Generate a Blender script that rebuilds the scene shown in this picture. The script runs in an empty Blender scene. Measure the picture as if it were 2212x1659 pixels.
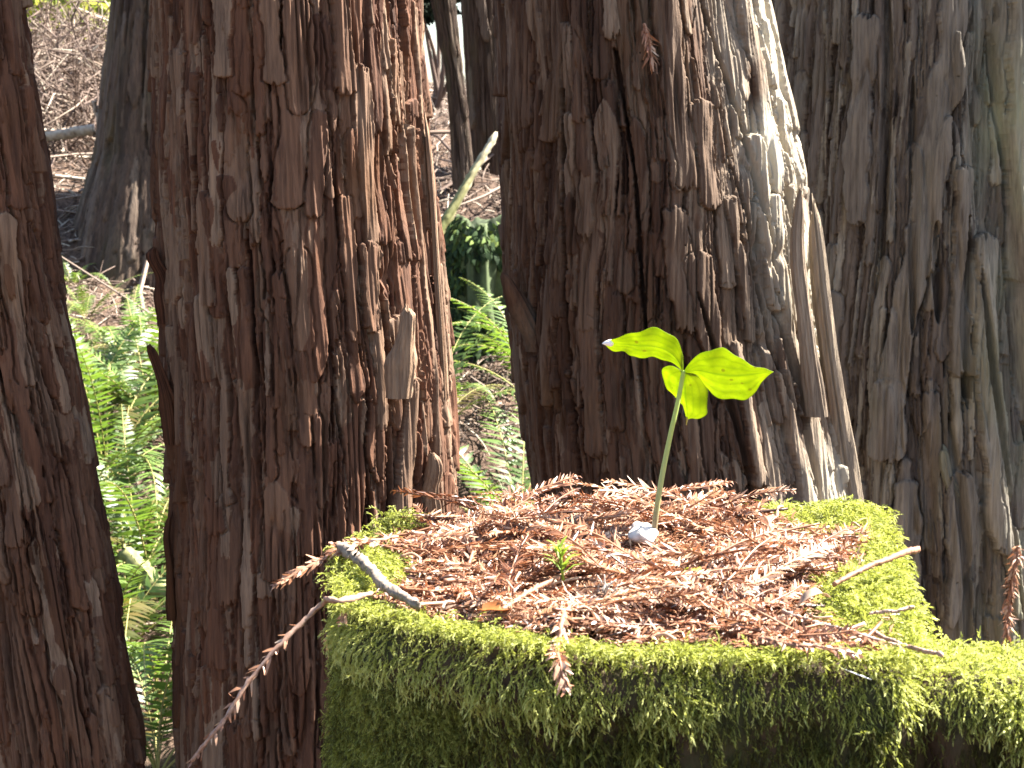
import bpy, math, random
import numpy as np
from mathutils import Vector
rng = np.random.default_rng(7)
random.seed(7)
PI = math.pi
scene = bpy.context.scene
COL = scene.collection

# ------------------------------------------------------------------ camera, sky, sun, exposure
CAM_Z, PITCH, HF = 1.4, math.radians(-7.5), math.radians(30)
cd = bpy.data.cameras.new('camera')
cam = bpy.data.objects.new('camera', cd); COL.objects.link(cam)
cam.location = (0, 0, CAM_Z); cam.rotation_euler = (PI/2 + PITCH, 0, 0)
cd.sensor_width = 36; cd.angle = HF; cd.clip_start = 0.05; cd.clip_end = 2000
cd.dof.use_dof = True; cd.dof.focus_distance = 2.0; cd.dof.aperture_fstop = 26
scene.camera = cam
SUN_EL = math.radians(52)
SDIR = Vector((0.958*math.cos(SUN_EL), 0.285*math.cos(SUN_EL), math.sin(SUN_EL))).normalized()   # towards the sun
sl = bpy.data.lights.new('sun', 'SUN'); sl.energy = 5.0; sl.angle = math.radians(0.5); sl.color = (1.0, 0.95, 0.87)
so = bpy.data.objects.new('sun', sl); COL.objects.link(so)
so.rotation_euler = SDIR.to_track_quat('Z', 'Y').to_euler()
w = bpy.data.worlds.new("World"); scene.world = w; w.use_nodes = True
nt = w.node_tree; nt.nodes.clear()
sky = nt.nodes.new('ShaderNodeTexSky'); sky.sky_type = 'NISHITA'; sky.sun_disc = False
sky.sun_elevation = SUN_EL; sky.sun_rotation = math.atan2(SDIR.x, SDIR.y)
sky.air_density = 1.0; sky.dust_density = 1.5; sky.ozone_density = 1.0
bg = nt.nodes.new('ShaderNodeBackground'); bg.inputs[1].default_value = 0.055
wo = nt.nodes.new('ShaderNodeOutputWorld')
nt.links.new(sky.outputs[0], bg.inputs[0]); nt.links.new(bg.outputs[0], wo.inputs[0])
scene.view_settings.view_transform = 'Standard'; scene.view_settings.look = 'None'
scene.view_settings.exposure = 2.9; scene.view_settings.gamma = 1.0
scene.cycles.use_denoising = True
scene.cycles.max_bounces = 8

# ------------------------------------------------------------------ pixel rays (photo shown 2212 x 1659)
TH = math.tan(HF/2)
def ray(px, py):
    dx = (px-1106)/1106*TH; dz = (829.5-py)/1106*TH
    c, s = math.cos(PITCH), math.sin(PITCH)
    return np.array((dx, c - dz*s, s + dz*c))
def at(px, py, Y):
    d = ray(px, py); return np.array((0, 0, CAM_Z)) + d*(Y/d[1])
def onz(px, py, z):
    d = ray(px, py); return np.array((0, 0, CAM_Z)) + d*((z-CAM_Z)/d[2])

# ------------------------------------------------------------------ object helpers
def link(o, parent=None):
    COL.objects.link(o)
    if parent is not None: o.parent = parent
    return o
def tag(o, label, cat=None, group=None, kind=None):
    o['label'] = label
    if cat: o['category'] = cat
    if group: o['group'] = group
    if kind: o['kind'] = kind
    return o
def empty(name, loc=(0, 0, 0)):
    o = bpy.data.objects.new(name, None); o.location = loc; o.empty_display_size = 0.02
    return link(o)
def mesh(name, V, F, mat, parent=None, attrs=None, smooth=True, loc=None):
    """V (n,3), F (m,4) quads or list of arrays of tri/quads; loc = origin kept out of the vertices"""
    V = np.asarray(V, np.float32)
    if loc is not None: V = V - np.asarray(loc, np.float32)
    groups = F if isinstance(F, list) else [F]
    groups = [np.asarray(g, np.int32) for g in groups if len(g)]
    me = bpy.data.meshes.new(name)
    me.vertices.add(len(V)); me.vertices.foreach_set('co', V.ravel())
    li = np.concatenate([g.ravel() for g in groups]); me.loops.add(len(li)); me.loops.foreach_set('vertex_index', li)
    tot = np.concatenate([np.full(len(g), g.shape[1], np.int32) for g in groups])
    st = np.concatenate([[0], np.cumsum(tot)[:-1]]).astype(np.int32)
    me.polygons.add(len(tot)); me.polygons.foreach_set('loop_start', st)
    me.update(calc_edges=True)
    me.polygons.foreach_set('use_smooth', np.full(len(tot), smooth))
    for k, a in (attrs or {}).items():
        at_ = me.attributes.new(k, 'FLOAT', 'POINT'); at_.data.foreach_set('value', np.asarray(a, np.float32).ravel())
    me.validate(); me.materials.append(mat)
    o = bpy.data.objects.new(name, me)
    if loc is not None and parent is None: o.location = loc
    return link(o, parent)
class MB:
    def __init__(s): s.V, s.Q, s.T, s.A, s.n = [], [], [], [], 0
    def add(s, V, Q=None, T=None, tint=0.5):
        V = np.asarray(V, float); s.V.append(V)
        if Q is not None and len(Q): s.Q.append(np.asarray(Q, int)+s.n)
        if T is not None and len(T): s.T.append(np.asarray(T, int)+s.n)
        s.A.append(np.full(len(V), tint) if np.isscalar(tint) else np.asarray(tint)); s.n += len(V)
    def build(s, name, mat, parent=None, smooth=True, loc=None):
        F = []
        if s.Q: F.append(np.concatenate(s.Q))
        if s.T: F.append(np.concatenate(s.T))
        return mesh(name, np.concatenate(s.V), F, mat, parent, {'tint': np.concatenate(s.A)}, smooth, loc)
def gridquads(n, m, closed=False):
    i = np.arange(n-1)[:, None]; j = np.arange(m if closed else m-1)[None, :]
    j2 = (j+1) % m
    return np.stack([i*m+j, i*m+j2, (i+1)*m+j2, (i+1)*m+j], -1).reshape(-1, 4)
def tube(P, R, k=6, cap=True):
    P = np.asarray(P, float); n = len(P); R = np.full(n, R) if np.isscalar(R) else np.asarray(R, float)
    T = np.gradient(P, axis=0); T /= np.linalg.norm(T, axis=1)[:, None]+1e-12
    ref = np.array((0.13, 0.21, 0.97)) if abs(T[:, 2]).mean() < .8 else np.array((0.97, .2, .1))
    A = np.cross(T, ref); A /= np.linalg.norm(A, axis=1)[:, None]+1e-12; B = np.cross(T, A)
    a = np.arange(k)/k*2*PI
    V = P[:, None, :] + R[:, None, None]*(np.cos(a)[None, :, None]*A[:, None, :] + np.sin(a)[None, :, None]*B[:, None, :])
    V = V.reshape(-1, 3); Q = gridquads(n, k, True); T3 = []
    if cap:
        V = np.concatenate([V, P[:1], P[-1:]]); c0, c1 = n*k, n*k+1
        T3 = [(c0, (j+1) % k, j) for j in range(k)] + [(c1, (n-1)*k+j, (n-1)*k+(j+1) % k) for j in range(k)]
    return V, Q, T3
def smooth_curve(P, n=24):
    P = np.asarray(P, float)
    t = np.concatenate([[0], np.cumsum(np.linalg.norm(np.diff(P, axis=0), axis=1))]); t /= t[-1]
    m = np.gradient(P, t, axis=0) if len(P) > 2 else np.repeat((P[1]-P[0])[None], 2, 0)
    u = np.linspace(0, 1, n); k = np.clip(np.searchsorted(t, u, 'right')-1, 0, len(t)-2)
    h = (t[k+1]-t[k])[:, None]; x = ((u-t[k])/(t[k+1]-t[k]))[:, None]
    return (2*x**3-3*x**2+1)*P[k] + (x**3-2*x**2+x)*h*m[k] + (-2*x**3+3*x**2)*P[k+1] + (x**3-x**2)*h*m[k+1]

# lattice noise -----------------------------------------------------------
def vnoise(u, v, nu, seed):
    r = np.random.default_rng(seed); Tb = r.random((nu, 256))
    u = np.mod(u, nu); iu = np.floor(u).astype(int); fu = u-iu; iu %= nu; iu1 = (iu+1) % nu
    iv = np.floor(v).astype(int); fv = v-iv; iv0 = iv % 256; iv1 = (iv+1) % 256
    fu = fu*fu*(3-2*fu); fv = fv*fv*(3-2*fv)
    return (Tb[iu, iv0]*(1-fu)+Tb[iu1, iv0]*fu)*(1-fv) + (Tb[iu, iv1]*(1-fu)+Tb[iu1, iv1]*fu)*fv
def n2(x, y, seed, s=1.0): return vnoise(x*s+100, y*s+100, 256, seed)
def fbm2(x, y, seed, s=1.0, o=4):
    a = 0; w_ = 0
    for k in range(o): a = a + n2(x, y, seed+k, s*2**k)*.55**k; w_ += .55**k
    return a/w_

# ------------------------------------------------------------------ materials
def mat_new(name):
    m = bpy.data.materials.new(name); m.use_nodes = True; nt = m.node_tree; nt.nodes.clear()
    return m, nt, nt.nodes.new('ShaderNodeOutputMaterial')
def N(nt, t, **kw):
    n = nt.nodes.new('ShaderNode'+t)
    for k, v in kw.items():
        if k in n.inputs: n.inputs[k].default_value = v
        else: setattr(n, k, v)
    return n
def ramp(nt, fac, stops):
    r = N(nt, 'ValToRGB'); e = r.color_ramp.elements
    while len(e) < len(stops): e.new(.5)
    for q, (p, c) in zip(e, stops): q.position = p; q.color = (*c, 1)
    nt.links.new(fac, r.inputs[0]); return r.outputs[0]
def mixc(nt, fac, a, b, mode='MIX'):
    m = N(nt, 'Mix', data_type='RGBA', blend_type=mode)
    for s, i in ((fac, 0), (a, 6), (b, 7)):
        if isinstance(s, (int, float)): m.inputs[i].default_value = s
        elif isinstance(s, tuple): m.inputs[i].default_value = (*s, 1)
        else: nt.links.new(s, m.inputs[i])
    return m.outputs[2]
def math_(nt, op, a, b=0.0):
    m = N(nt, 'Math', operation=op)
    for s, i in ((a, 0), (b, 1)):
        if isinstance(s, (int, float)): m.inputs[i].default_value = s
        else: nt.links.new(s, m.inputs[i])
    return m.outputs[0]
def noise(nt, scale=(1, 1, 1), sc=5, det=4, rough=.6):
    tc = N(nt, 'TexCoord'); mp = N(nt, 'Mapping'); mp.inputs['Scale'].default_value = scale
    nt.links.new(tc.outputs['Object'], mp.inputs[0])
    n = N(nt, 'TexNoise', Scale=sc, Detail=det, Roughness=rough); nt.links.new(mp.outputs[0], n.inputs['Vector'])
    return n.outputs[0]
def attr(nt, name): return N(nt, 'Attribute', attribute_name=name).outputs['Fac']
def principled(nt, out, col, rough=.8, spec=.3, bump=None, bs=.3, bd=.002, trans=None, tw=.4):
    p = N(nt, 'BsdfPrincipled', Roughness=rough); p.inputs['Specular IOR Level'].default_value = spec
    if isinstance(col, tuple): p.inputs['Base Color'].default_value = (*col, 1)
    else: nt.links.new(col, p.inputs['Base Color'])
    if bump is not None:
        b = N(nt, 'Bump', Strength=bs, Distance=bd); nt.links.new(bump, b.inputs['Height']); nt.links.new(b.outputs[0], p.inputs['Normal'])
    sh = p.outputs[0]
    if trans is not None:
        t = N(nt, 'BsdfTranslucent')
        if isinstance(trans, tuple): t.inputs[0].default_value = (*trans, 1)
        else: nt.links.new(trans, t.inputs[0])
        mx = N(nt, 'MixShader'); mx.inputs[0].default_value = tw
        nt.links.new(sh, mx.inputs[1]); nt.links.new(t.outputs[0], mx.inputs[2]); sh = mx.outputs[0]
    nt.links.new(sh, out.inputs[0])
def bark_mat(name, deep, mid, grey, pale, green=None):
    m, nt, out = mat_new(name)
    tone, outer = attr(nt, 'tone'), attr(nt, 'outer')
    f1 = noise(nt, (1, 1, .06), 150, 6, .7); f2 = noise(nt, (1, 1, .18), 22, 4, .6); blot = noise(nt, (1, 1, .45), 9, 4, .6)
    c = ramp(nt, tone, [(0, deep), (.35, mid), (.7, grey), (1, pale)])
    c = mixc(nt, math_(nt, 'MULTIPLY', outer, .35), c, grey)
    streak = ramp(nt, f1, [(.3, (.35, .31, .3)), (.5, (1, 1, 1)), (.72, (1.55, 1.5, 1.4))])
    c = mixc(nt, .85, c, streak, 'MULTIPLY')
    patch = ramp(nt, f2, [(.3, (.6, .55, .52)), (.55, (1, 1, 1)), (.8, (1.3, 1.25, 1.2))])
    c = mixc(nt, .8, c, patch, 'MULTIPLY')
    yb = ramp(nt, blot, [(.55, (0, 0, 0)), (.72, (.55, .55, .55))])
    c = mixc(nt, yb, c, tuple(x*1.1 for x in (mid[0], mid[1]*1.15, mid[2]*.8)))
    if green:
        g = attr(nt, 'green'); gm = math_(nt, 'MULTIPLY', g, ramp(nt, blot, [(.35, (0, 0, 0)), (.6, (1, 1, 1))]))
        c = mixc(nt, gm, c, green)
    hgt = math_(nt, 'ADD', f1, math_(nt, 'MULTIPLY', noise(nt, (1, 1, .3), 200, 3), .5))
    principled(nt, out, c, .82, .25, hgt, .8, .003)
    return m
def tint_mat(name, stops, rough=.7, spec=.3, trans=None, tw=.4, nsc=None):
    m, nt, out = mat_new(name)
    c = ramp(nt, attr(nt, 'tint'), stops)
    if nsc:
        c = mixc(nt, .8, c, ramp(nt, noise(nt, (1, 1, 1), nsc, 4), [(.3, (.55, .55, .55)), (.7, (1.3, 1.3, 1.3))]), 'MULTIPLY')
    tr = None
    if trans: tr = mixc(nt, 1.0, c, trans, 'MULTIPLY')
    principled(nt, out, c, rough, spec, trans=tr, tw=tw)
    return m
M = {}
M['bark_red'] = bark_mat('red_bark', (.028, .010, .005), (.092, .034, .016), (.118, .064, .038), (.26, .185, .125))
M['bark_brown'] = bark_mat('brown_bark', (.025, .011, .006), (.075, .037, .02), (.11, .073, .048), (.27, .21, .15), (.44, .4, .31))  # last colour: weathered silver, whitened to carry sunlight on the right flank
M['bark_grey'] = bark_mat('grey_bark', (.034, .023, .017), (.085, .064, .051), (.145, .126, .101), (.29, .262, .205), (.3, .33, .19))
M['bark_far'] = bark_mat('far_bark', (.035, .02, .014), (.07, .043, .03), (.1, .07, .052), (.16, .125, .095), (.12, .13, .06))
M['moss'] = tint_mat('moss_leaf', [(0, (.05, .045, .014)), (.3, (.115, .122, .026)), (.65, (.29, .32, .075)), (1, (.53, .54, .2))], .6, .25, (1.25, 1.25, .75), .45)
M['litter'] = tint_mat('dry_needle', [(0, (.05, .022, .014)), (.3, (.19, .075, .036)), (.65, (.34, .175, .098)), (1, (.56, .42, .3))], .42, .5, (1.1, .8, .6), .2)
M['twig'] = tint_mat('twig_bark', [(0, (.12, .05, .03)), (.5, (.26, .13, .075)), (1, (.4, .33, .28))], .6, .4, nsc=300)
M['grey_wood'] = tint_mat('grey_wood', [(0, (.2, .155, .12)), (1, (.42, .37, .31))], .7, .3, nsc=160)
M['fern'] = tint_mat('fern_leaf', [(0, (.16, .095, .04)), (.1, (.13, .1, .03)), (.2, (.04, .07, .015)), (.5, (.1, .165, .035)), (1, (.2, .27, .055))], .45, .45, (1.3, 1.3, .6), .4)
M['rachis'] = tint_mat('fern_stalk', [(0, (.2, .19, .05)), (1, (.3, .26, .09))], .6)
M['leafcard'] = tint_mat('shrub_leaf', [(0, (.05, .085, .02)), (.5, (.15, .2, .04)), (1, (.34, .34, .1))], .6, .3, (1.3, 1.3, .7), .5)
M['darkleaf'] = tint_mat('dark_leaf', [(0, (.008, .012, .008)), (1, (.02, .03, .016))], .8, .1)  # near-black colour paints in the unlit look of this foliage
M['straw'] = tint_mat('straw', [(0, (.05, .03, .022)), (.4, (.12, .08, .06)), (.75, (.24, .18, .135)), (1, (.42, .36, .28))], .7, .3)

# ------------------------------------------------------------------ ground
def sst(a, b, x):
    t = np.clip((np.asarray(x, float)-a)/(b-a), 0, 1); return t*t*(3-2*t)
GY = [-40, 2.6, 3.6, 4.4, 5.2, 5.9, 7, 8.5, 10, 12, 16, 30, 300]
GZ = [-.3, 0, .1, .28, .56, .82, 1.2, 1.5, 1.66, 1.5, 1.2, .5, .5]
def gz(x, y, d=True):
    x = np.asarray(x, float); y = np.asarray(y, float)
    z = np.interp(y, GY, GZ) + sst(5.5, 10, y)*np.clip(-x-.5, -.5, 3)*.05
    if d: z = z + (fbm2(x, y, 11, 1.6, 4)-.5)*.3*sst(3, 5, y)*(1-sst(14, 20, y)*.3) + (fbm2(x, y, 31, 9, 3)-.5)*.06
    return z
xs = np.concatenate([np.linspace(-220, -8, 24)[:-1], np.linspace(-8, 5, 300), np.linspace(5, 220, 25)[1:]])
ys = np.concatenate([np.linspace(-60, 2, 14)[:-1], np.linspace(2, 13, 320), np.linspace(13, 300, 40)[1:]])
X, Yg = np.meshgrid(xs, ys)
m, nt, out = mat_new('forest_soil')
a1 = noise(nt, (1, 1, 1), 7, 6, .65); a2 = noise(nt, (1, 1, 1), 60, 5, .7); a3 = noise(nt, (1, 1, 1), 1.7, 3)
c = ramp(nt, a2, [(.3, (.025, .017, .012)), (.5, (.105, .07, .05)), (.7, (.21, .15, .11))])
c = mixc(nt, .7, c, ramp(nt, a1, [(.3, (.5, .45, .42)), (.7, (1.35, 1.25, 1.2))]), 'MULTIPLY')
c = mixc(nt, ramp(nt, a3, [(.6, (0, 0, 0)), (.75, (.5, .5, .5))]), c, (.13, .15, .05))
principled(nt, out, c, .9, .2, a2, .8, .03); M['soil'] = m
tag(mesh('forest_floor', np.stack([X, Yg, gz(X, Yg)], -1).reshape(-1, 3), gridquads(len(ys), len(xs)), m), 'brown litter covered forest floor rising to a bank behind the trunks', kind='structure')

# ------------------------------------------------------------------ trunks
def lin(xq, xp, fp):
    r = np.interp(xq, xp, fp)
    s0 = (fp[1]-fp[0])/(xp[1]-xp[0]); s1 = (fp[-1]-fp[-2])/(xp[-1]-xp[-2])
    r = np.where(xq < xp[0], fp[0]+s0*(xq-xp[0]), r); return np.where(xq > xp[-1], fp[-1]+s1*(xq-xp[-1]), r)
def trunk(name, label, edges, Y, mat, seed, nF=520, nR=850, ztop=6.0, p=None, feats=(), green=None, cat='tree', lean_s=0.0):
    p = dict(dict(flute=.012, nfl=13, fz=1.1, crack=.016, ncr=26, crw=.055, strips=1500, smax=.012, w=(.007, .034), L=(.06, .62), wob=.012), **(p or {}))
    r_ = np.random.default_rng(seed)
    E = sorted([(at(.5*(l+r), py, Y)[2], .5*(at(l, py, Y)[0]+at(r, py, Y)[0]), .5*(at(r, py, Y)[0]-at(l, py, Y)[0])) for py, l, r in edges])
    ez, ex, er = (np.array(q) for q in zip(*E)); er = er*.985
    cx0 = float(np.interp(1.2, ez, ex)); gzz = float(gz(cx0, Y, False))
    zl = at(0, 1720, Y)[2]; zh = at(0, -70, Y)[2]; zb = min(gzz-.15, zl-.05)
    z = np.concatenate([np.linspace(zb, zl, 60)[:-1], np.linspace(zl, zh, nR), np.linspace(zh, ztop, 120)[1:]])
    F_ = 1.85
    ph = np.concatenate([np.linspace(-F_, F_, nF), np.linspace(F_, 2*PI-F_, 110)[1:-1]]); ph = np.where(ph > PI, ph-2*PI, ph); ph = np.sort(ph)
    rm = float(er.mean()); C = 2*PI*rm
    zc = np.clip(z, ez[0]-.5, ez[-1]+1.2)
    R = np.maximum(lin(zc, ez, er), rm*.55); CX = lin(z, ez, ex)
    CX = np.where(z > ez[-1], ex[-1]+(lin(z, ez, ex)-ex[-1])*.5, CX)
    R = R*(1+.3*(1-sst(zb, zl, z)))
    PH, Z = np.meshgrid(ph, z); S = PH*rm
    U = PH/(2*PI)
    wv = lambda n, fz, sd, u=None: vnoise((U if u is None else u)*n, Z*fz+50, n, sd)
    Uw = U + ((wv(7, 2.2, seed+1)-.5)*p['wob'] + (wv(20, 6, seed+2)-.5)*p['wob']*.45)/C + lean_s*(Z-1.2)/C
    b = (wv(p['nfl'], p['fz'], seed+3, Uw)-.5)*2*p['flute'] + (wv(p['nfl']*2+1, p['fz']*1.8, seed+4, Uw)-.5)*p['flute']
    # furrows follow the level lines of a vertically stretched noise
    nz = wv(p['ncr'], 1.6, seed+5, Uw); cr = np.exp(-((nz-.5)/p['crw'])**2)*sst(.25, .6, wv(9, 2.5, seed+6))
    nz2 = wv(p['ncr']*2+3, 3.4, seed+7, Uw); cr2 = np.exp(-((nz2-.5)/(p['crw']*1.2))**2)*sst(.35, .65, wv(15, 4, seed+8))
    for k, f in enumerate(p.get('deep', ())):     # (px, py, width px, length px, depth, slope): ropes (+) and clefts (-)
        q = at(f[0], f[1], Y); mm = 2*TH*Y/2212; rz = float(np.interp(q[2], z, R))
        sx = np.clip((q[0]*(1-.6*rz/Y)-float(np.interp(q[2], z, CX)))/rz, -.97, .97); s0 = math.asin(sx)*rm
        zz = Z-q[2]; hl = f[3]*mm/2; lx = np.clip(np.abs(zz)/hl, 0, 1.5); hw_ = f[2]*mm/2*np.sqrt(np.clip(1.02-lx**2, 0, 1))*(.8+.4*wv(9, 5, seed+70+k)) + 1e-5
        d = np.abs(PH*rm - s0 - f[5]*zz - (wv(3, 4, seed+90+k)-.5)*.03); b = b + f[4]*np.clip(1-(d/hw_)**2, 0, 1)**(.6 if f[4] > 0 else .9)
    base = b - cr*p['crack']*p.get('ck', .9) - cr2*p['crack']*.55
    h = base.copy()
    tone = .0 + .38*wv(41, 3, seed+9, Uw); outer = np.zeros_like(h)
    Sw = Uw*C; s_row = ph*rm
    dmin = lambda d: (d + C/2) % C - C/2
    def splat(s0, z0, w_, L_, t_, slope, tn, sd, jag=None, convex=.16, dep=None, taper=None):
        i0, i1 = np.searchsorted(z, (z0-L_/2-.01, z0+L_/2+.01))
        pad = w_*.8+abs(slope)*L_/2+.02
        j0, j1 = np.searchsorted(s_row, (s0-pad, s0+pad))
        if i1-i0 < 3 or j1-j0 < 2: return
        sl_ = np.s_[i0:i1, j0:j1]; zz = Z[sl_]; ss = Sw[sl_]
        q = np.random.default_rng(sd); f = q.random(4)*40
        if jag is None: jag = .004+.016*q.random()
        if taper is None: taper = .08+.9*q.random()**2.5
        x = (zz-z0)/(L_/2)
        cxs = s0 + slope*(zz-z0) + np.sin(zz*9+f[0])*w_*.12
        k = .85+.12*np.sin(zz*(14+f[1])+f[2])+.08*np.sin(zz*(47+f[3])+f[1])
        end = np.clip((1-np.abs(x))*L_/2/(w_*taper+1e-4), 0, 1)**.5
        hw = w_/2*k*end
        d = np.abs(ss-cxs)
        ej = jag*((vnoise(ss*220+f[0]*9, zz*8, 256, sd % 997)-.5)*1.5+(vnoise(ss*600+f[1]*9, zz*8, 256, sd % 991)-.5))
        mz = np.clip(((1-np.abs(x))*L_/2 + ej)/.0025, 0, 1)
        wig = .0022*(vnoise(zz*60+f[2]*7, np.sign(ss-cxs)*3+9, 256, sd % 983)-.5) + .0016*(vnoise(zz*190+f[3]*7, np.sign(ss-cxs)*3+9, 256, sd % 977)-.5)
        hw = hw+wig*np.clip(hw/.004, 0, 1)
        mk = np.clip((hw-d)/.0011, 0, 1)*mz
        prof = 1-convex*np.clip(d/(hw+1e-5), 0, 1)**2
        tp = 1 if q.random() < .75 else -1; th = np.clip(.5-.62*x*tp, -.15, 1) if dep is None and t_ > .001 else 1
        new = b[sl_] + t_*prof*th
        upd = mk*(new > h[sl_]) if t_ > 0 else mk
        if t_ > 0: h[sl_] -= (.002+.0055*q.random())*np.clip(1-np.abs(d-hw-.0016)/.0022, 0, 1)*mz*(end > .3)
        h[sl_] = h[sl_]*(1-upd) + new*upd
        tone[sl_] = np.where(upd > .5, tn, tone[sl_]); outer[sl_] = np.where(upd > .5, np.clip(t_/p['smax'], 0, 1.2), outer[sl_])
    ts = np.sort(r_.random(p['strips']))
    for k in range(p['strips']):
        s0 = (r_.random()-.5)*C*(.58 if r_.random() < .88 else 1); z0 = zl + r_.random()*(zh-zl)
        big = r_.random()**1.8
        w_ = p['w'][0] + (p['w'][1]-p['w'][0])*big; L_ = p['L'][0] + (p['L'][1]-p['L'][0])*(.25*r_.random()+.75*big*r_.random()+.05)
        t_ = -.004 + ts[k]*(p['smax']+.004)
        splat(s0, z0, w_, L_, t_, r_.normal(0, .03), np.clip(.4+.8*(r_.random()-.5)+.35*(ts[k]-.5), 0, .95), seed*7919+k)
    for k, f in enumerate(feats):    # (px, py, width px, length px, thickness, slope, tone)
        q = at(f[0], f[1], Y); mm = 2*TH*Y/2212
        rz = float(np.interp(q[2], z, R)); sx = np.clip((q[0]*(1-.6*rz/Y)-float(np.interp(q[2], z, CX)))/rz, -.97, .97)
        splat(math.asin(sx)*rm, q[2], f[2]*mm, f[3]*mm, f[4], f[5], f[6], seed*31+k, dep=True, taper=.22)
    c3 = wv(p['ncr']*6+1, 7, seed+18, Uw); h = h - .008*np.exp(-((c3-.5)/.08)**2)*sst(.4, .7, wv(33, 6, seed+19))
    fib = (wv(int(C/.0022), 20, seed+17, Uw)-.5)*.0024 + (wv(int(C/.0032), 16, seed+12, Uw)-.5)*.0032 + (wv(int(C/.008), 9, seed+13, Uw)-.5)*.0036 + (wv(int(C/.02), 14, seed+15)-.5)*.003
    h = h + fib
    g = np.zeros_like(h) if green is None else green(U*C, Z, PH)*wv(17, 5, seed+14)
    RR = R[:, None] + h - p['flute']*.2
    V = np.stack([CX[:, None] + RR*np.sin(PH), Y - RR*np.cos(PH), Z], -1).reshape(-1, 3)
    e = empty(name, (cx0, Y, gzz)); tag(e, label, cat)
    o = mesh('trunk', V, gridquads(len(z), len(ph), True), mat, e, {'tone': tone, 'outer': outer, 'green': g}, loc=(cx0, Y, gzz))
    e['_'] = 0; del e['_']
    return e
def splinter(parent, pts, w_, t_, Y, mat, seed, tone=.55, name='bark_splinter', green=.2):
    """a torn sliver of bark standing off the trunk: pts = (px, py, dy) from base to tip"""
    P = np.array([at(a, b_, Y+d) for a, b_, d in pts]); r_ = np.random.default_rng(seed); n, k = 90, 40
    cu = smooth_curve(P, 400); x = np.linspace(0, 1, n); a = np.linspace(0, 2*PI, k, endpoint=False)
    blk = r_.random(9)[(np.arange(k)*9//k+r_.integers(0, 2, k)) % 9]; le = .86+.14*blk+.015*r_.random(k)
    gr = r_.normal(0, .13, k)+.16*(blk-.5); X2 = x[:, None]*le[None]
    C_ = cu[np.clip(X2*399, 0, 399).astype(int)]
    wid = w_*(1-.6*X2**1.8)*(.9+.12*np.sin(9*X2+seed))*(1-sst(.93, 1, x)[:, None]*.55)
    g2 = 1+gr[None]+.10*(vnoise(np.arange(k)[None]/k*24+0*X2, X2*14, 24, seed)-.5)+.22*(vnoise(np.arange(k)[None]/k*12+0*X2, X2*5, 12, seed+1)-.5)
    V = C_ + np.stack([wid*.5*np.cos(a)[None]*g2, t_*.5*np.sin(a)[None]*g2*(1-.4*X2), 0*X2], -1)
    L0 = np.array(parent.location)
    Vv = V.reshape(-1, 3); c = len(Vv); Vv = np.concatenate([Vv, V[-1].mean(0)[None]-np.array([[0, 0, w_*.3]])]); T3 = [(c, (n-1)*k+j, (n-1)*k+(j+1) % k) for j in range(k)]
    tn = np.concatenate([np.tile(np.clip(tone+(blk-.5)*.4, 0, 1), n), [tone]])
    return mesh(name, Vv, [gridquads(n, k, True), np.array(T3)], mat, parent, {'tone': tn, 'outer': tn, 'green': np.full(len(Vv), green)}, loc=L0)

Y1, Y2, Y3, Y4 = 2.42, 2.5, 3.1, 3.9
t1 = trunk('redwood_tree', 'narrow leaning redwood trunk cut by the left frame edge, dark red-brown bark',
      [(0, -255, 42), (600, -150, 125), (1100, -75, 208), (1659, 12, 303)], Y1, M['bark_red'], 101, nF=380, nR=800, p=dict(flute=.004, nfl=7, ncr=14, strips=1100, wob=.01, crack=.011, w=(.006, .038), L=(.06, .5)))
t2 = trunk('redwood_tree', 'straight red-brown redwood trunk with long peeling plates behind the left end of the mossy stump',
      [(0, 335, 905), (400, 340, 928), (800, 362, 968), (1100, 375, 970), (1659, 388, 985)], Y2, M['bark_red'], 202, nF=640, nR=950,
      p=dict(flute=.0055, nfl=11, strips=2300, crack=.013, w=(.006, .04), L=(.06, .5)),
      feats=[(808, 520, 46, 760, .012, 0.0, .8), (760, 560, 36, 300, .011, .0, .62), (800, 600, 40, 190, .016, .02, .7), (640, 230, 80, 420, .010, .10, .6), (660, 120, 60, 260, .013, 0, .66),
             (880, 950, 46, 330, .016, .12, .85), (870, 740, 60, 160, .013, -.1, .9), (848, 900, 16, 700, -.022, .0, .05), (905, 1000, 10, 300, -.022, .02, .05), (848, 260, 12, 500, -.02, -.01, .05), (900, 250, 16, 480, .012, -.01, .9),
             (915, 620, 14, 700, .012, -.02, .85), (880, 420, 12, 300, -.02, 0, .05), (690, 350, 40, 220, .012, .1, .5), (600, 90, 46, 200, .012, 0, .75), (740, 100, 44, 220, .014, 0, .66), (440, 420, 14, 400, -.014, .05, .05), (560, 640, 10, 320, -.014, 0, .05)])
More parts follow.
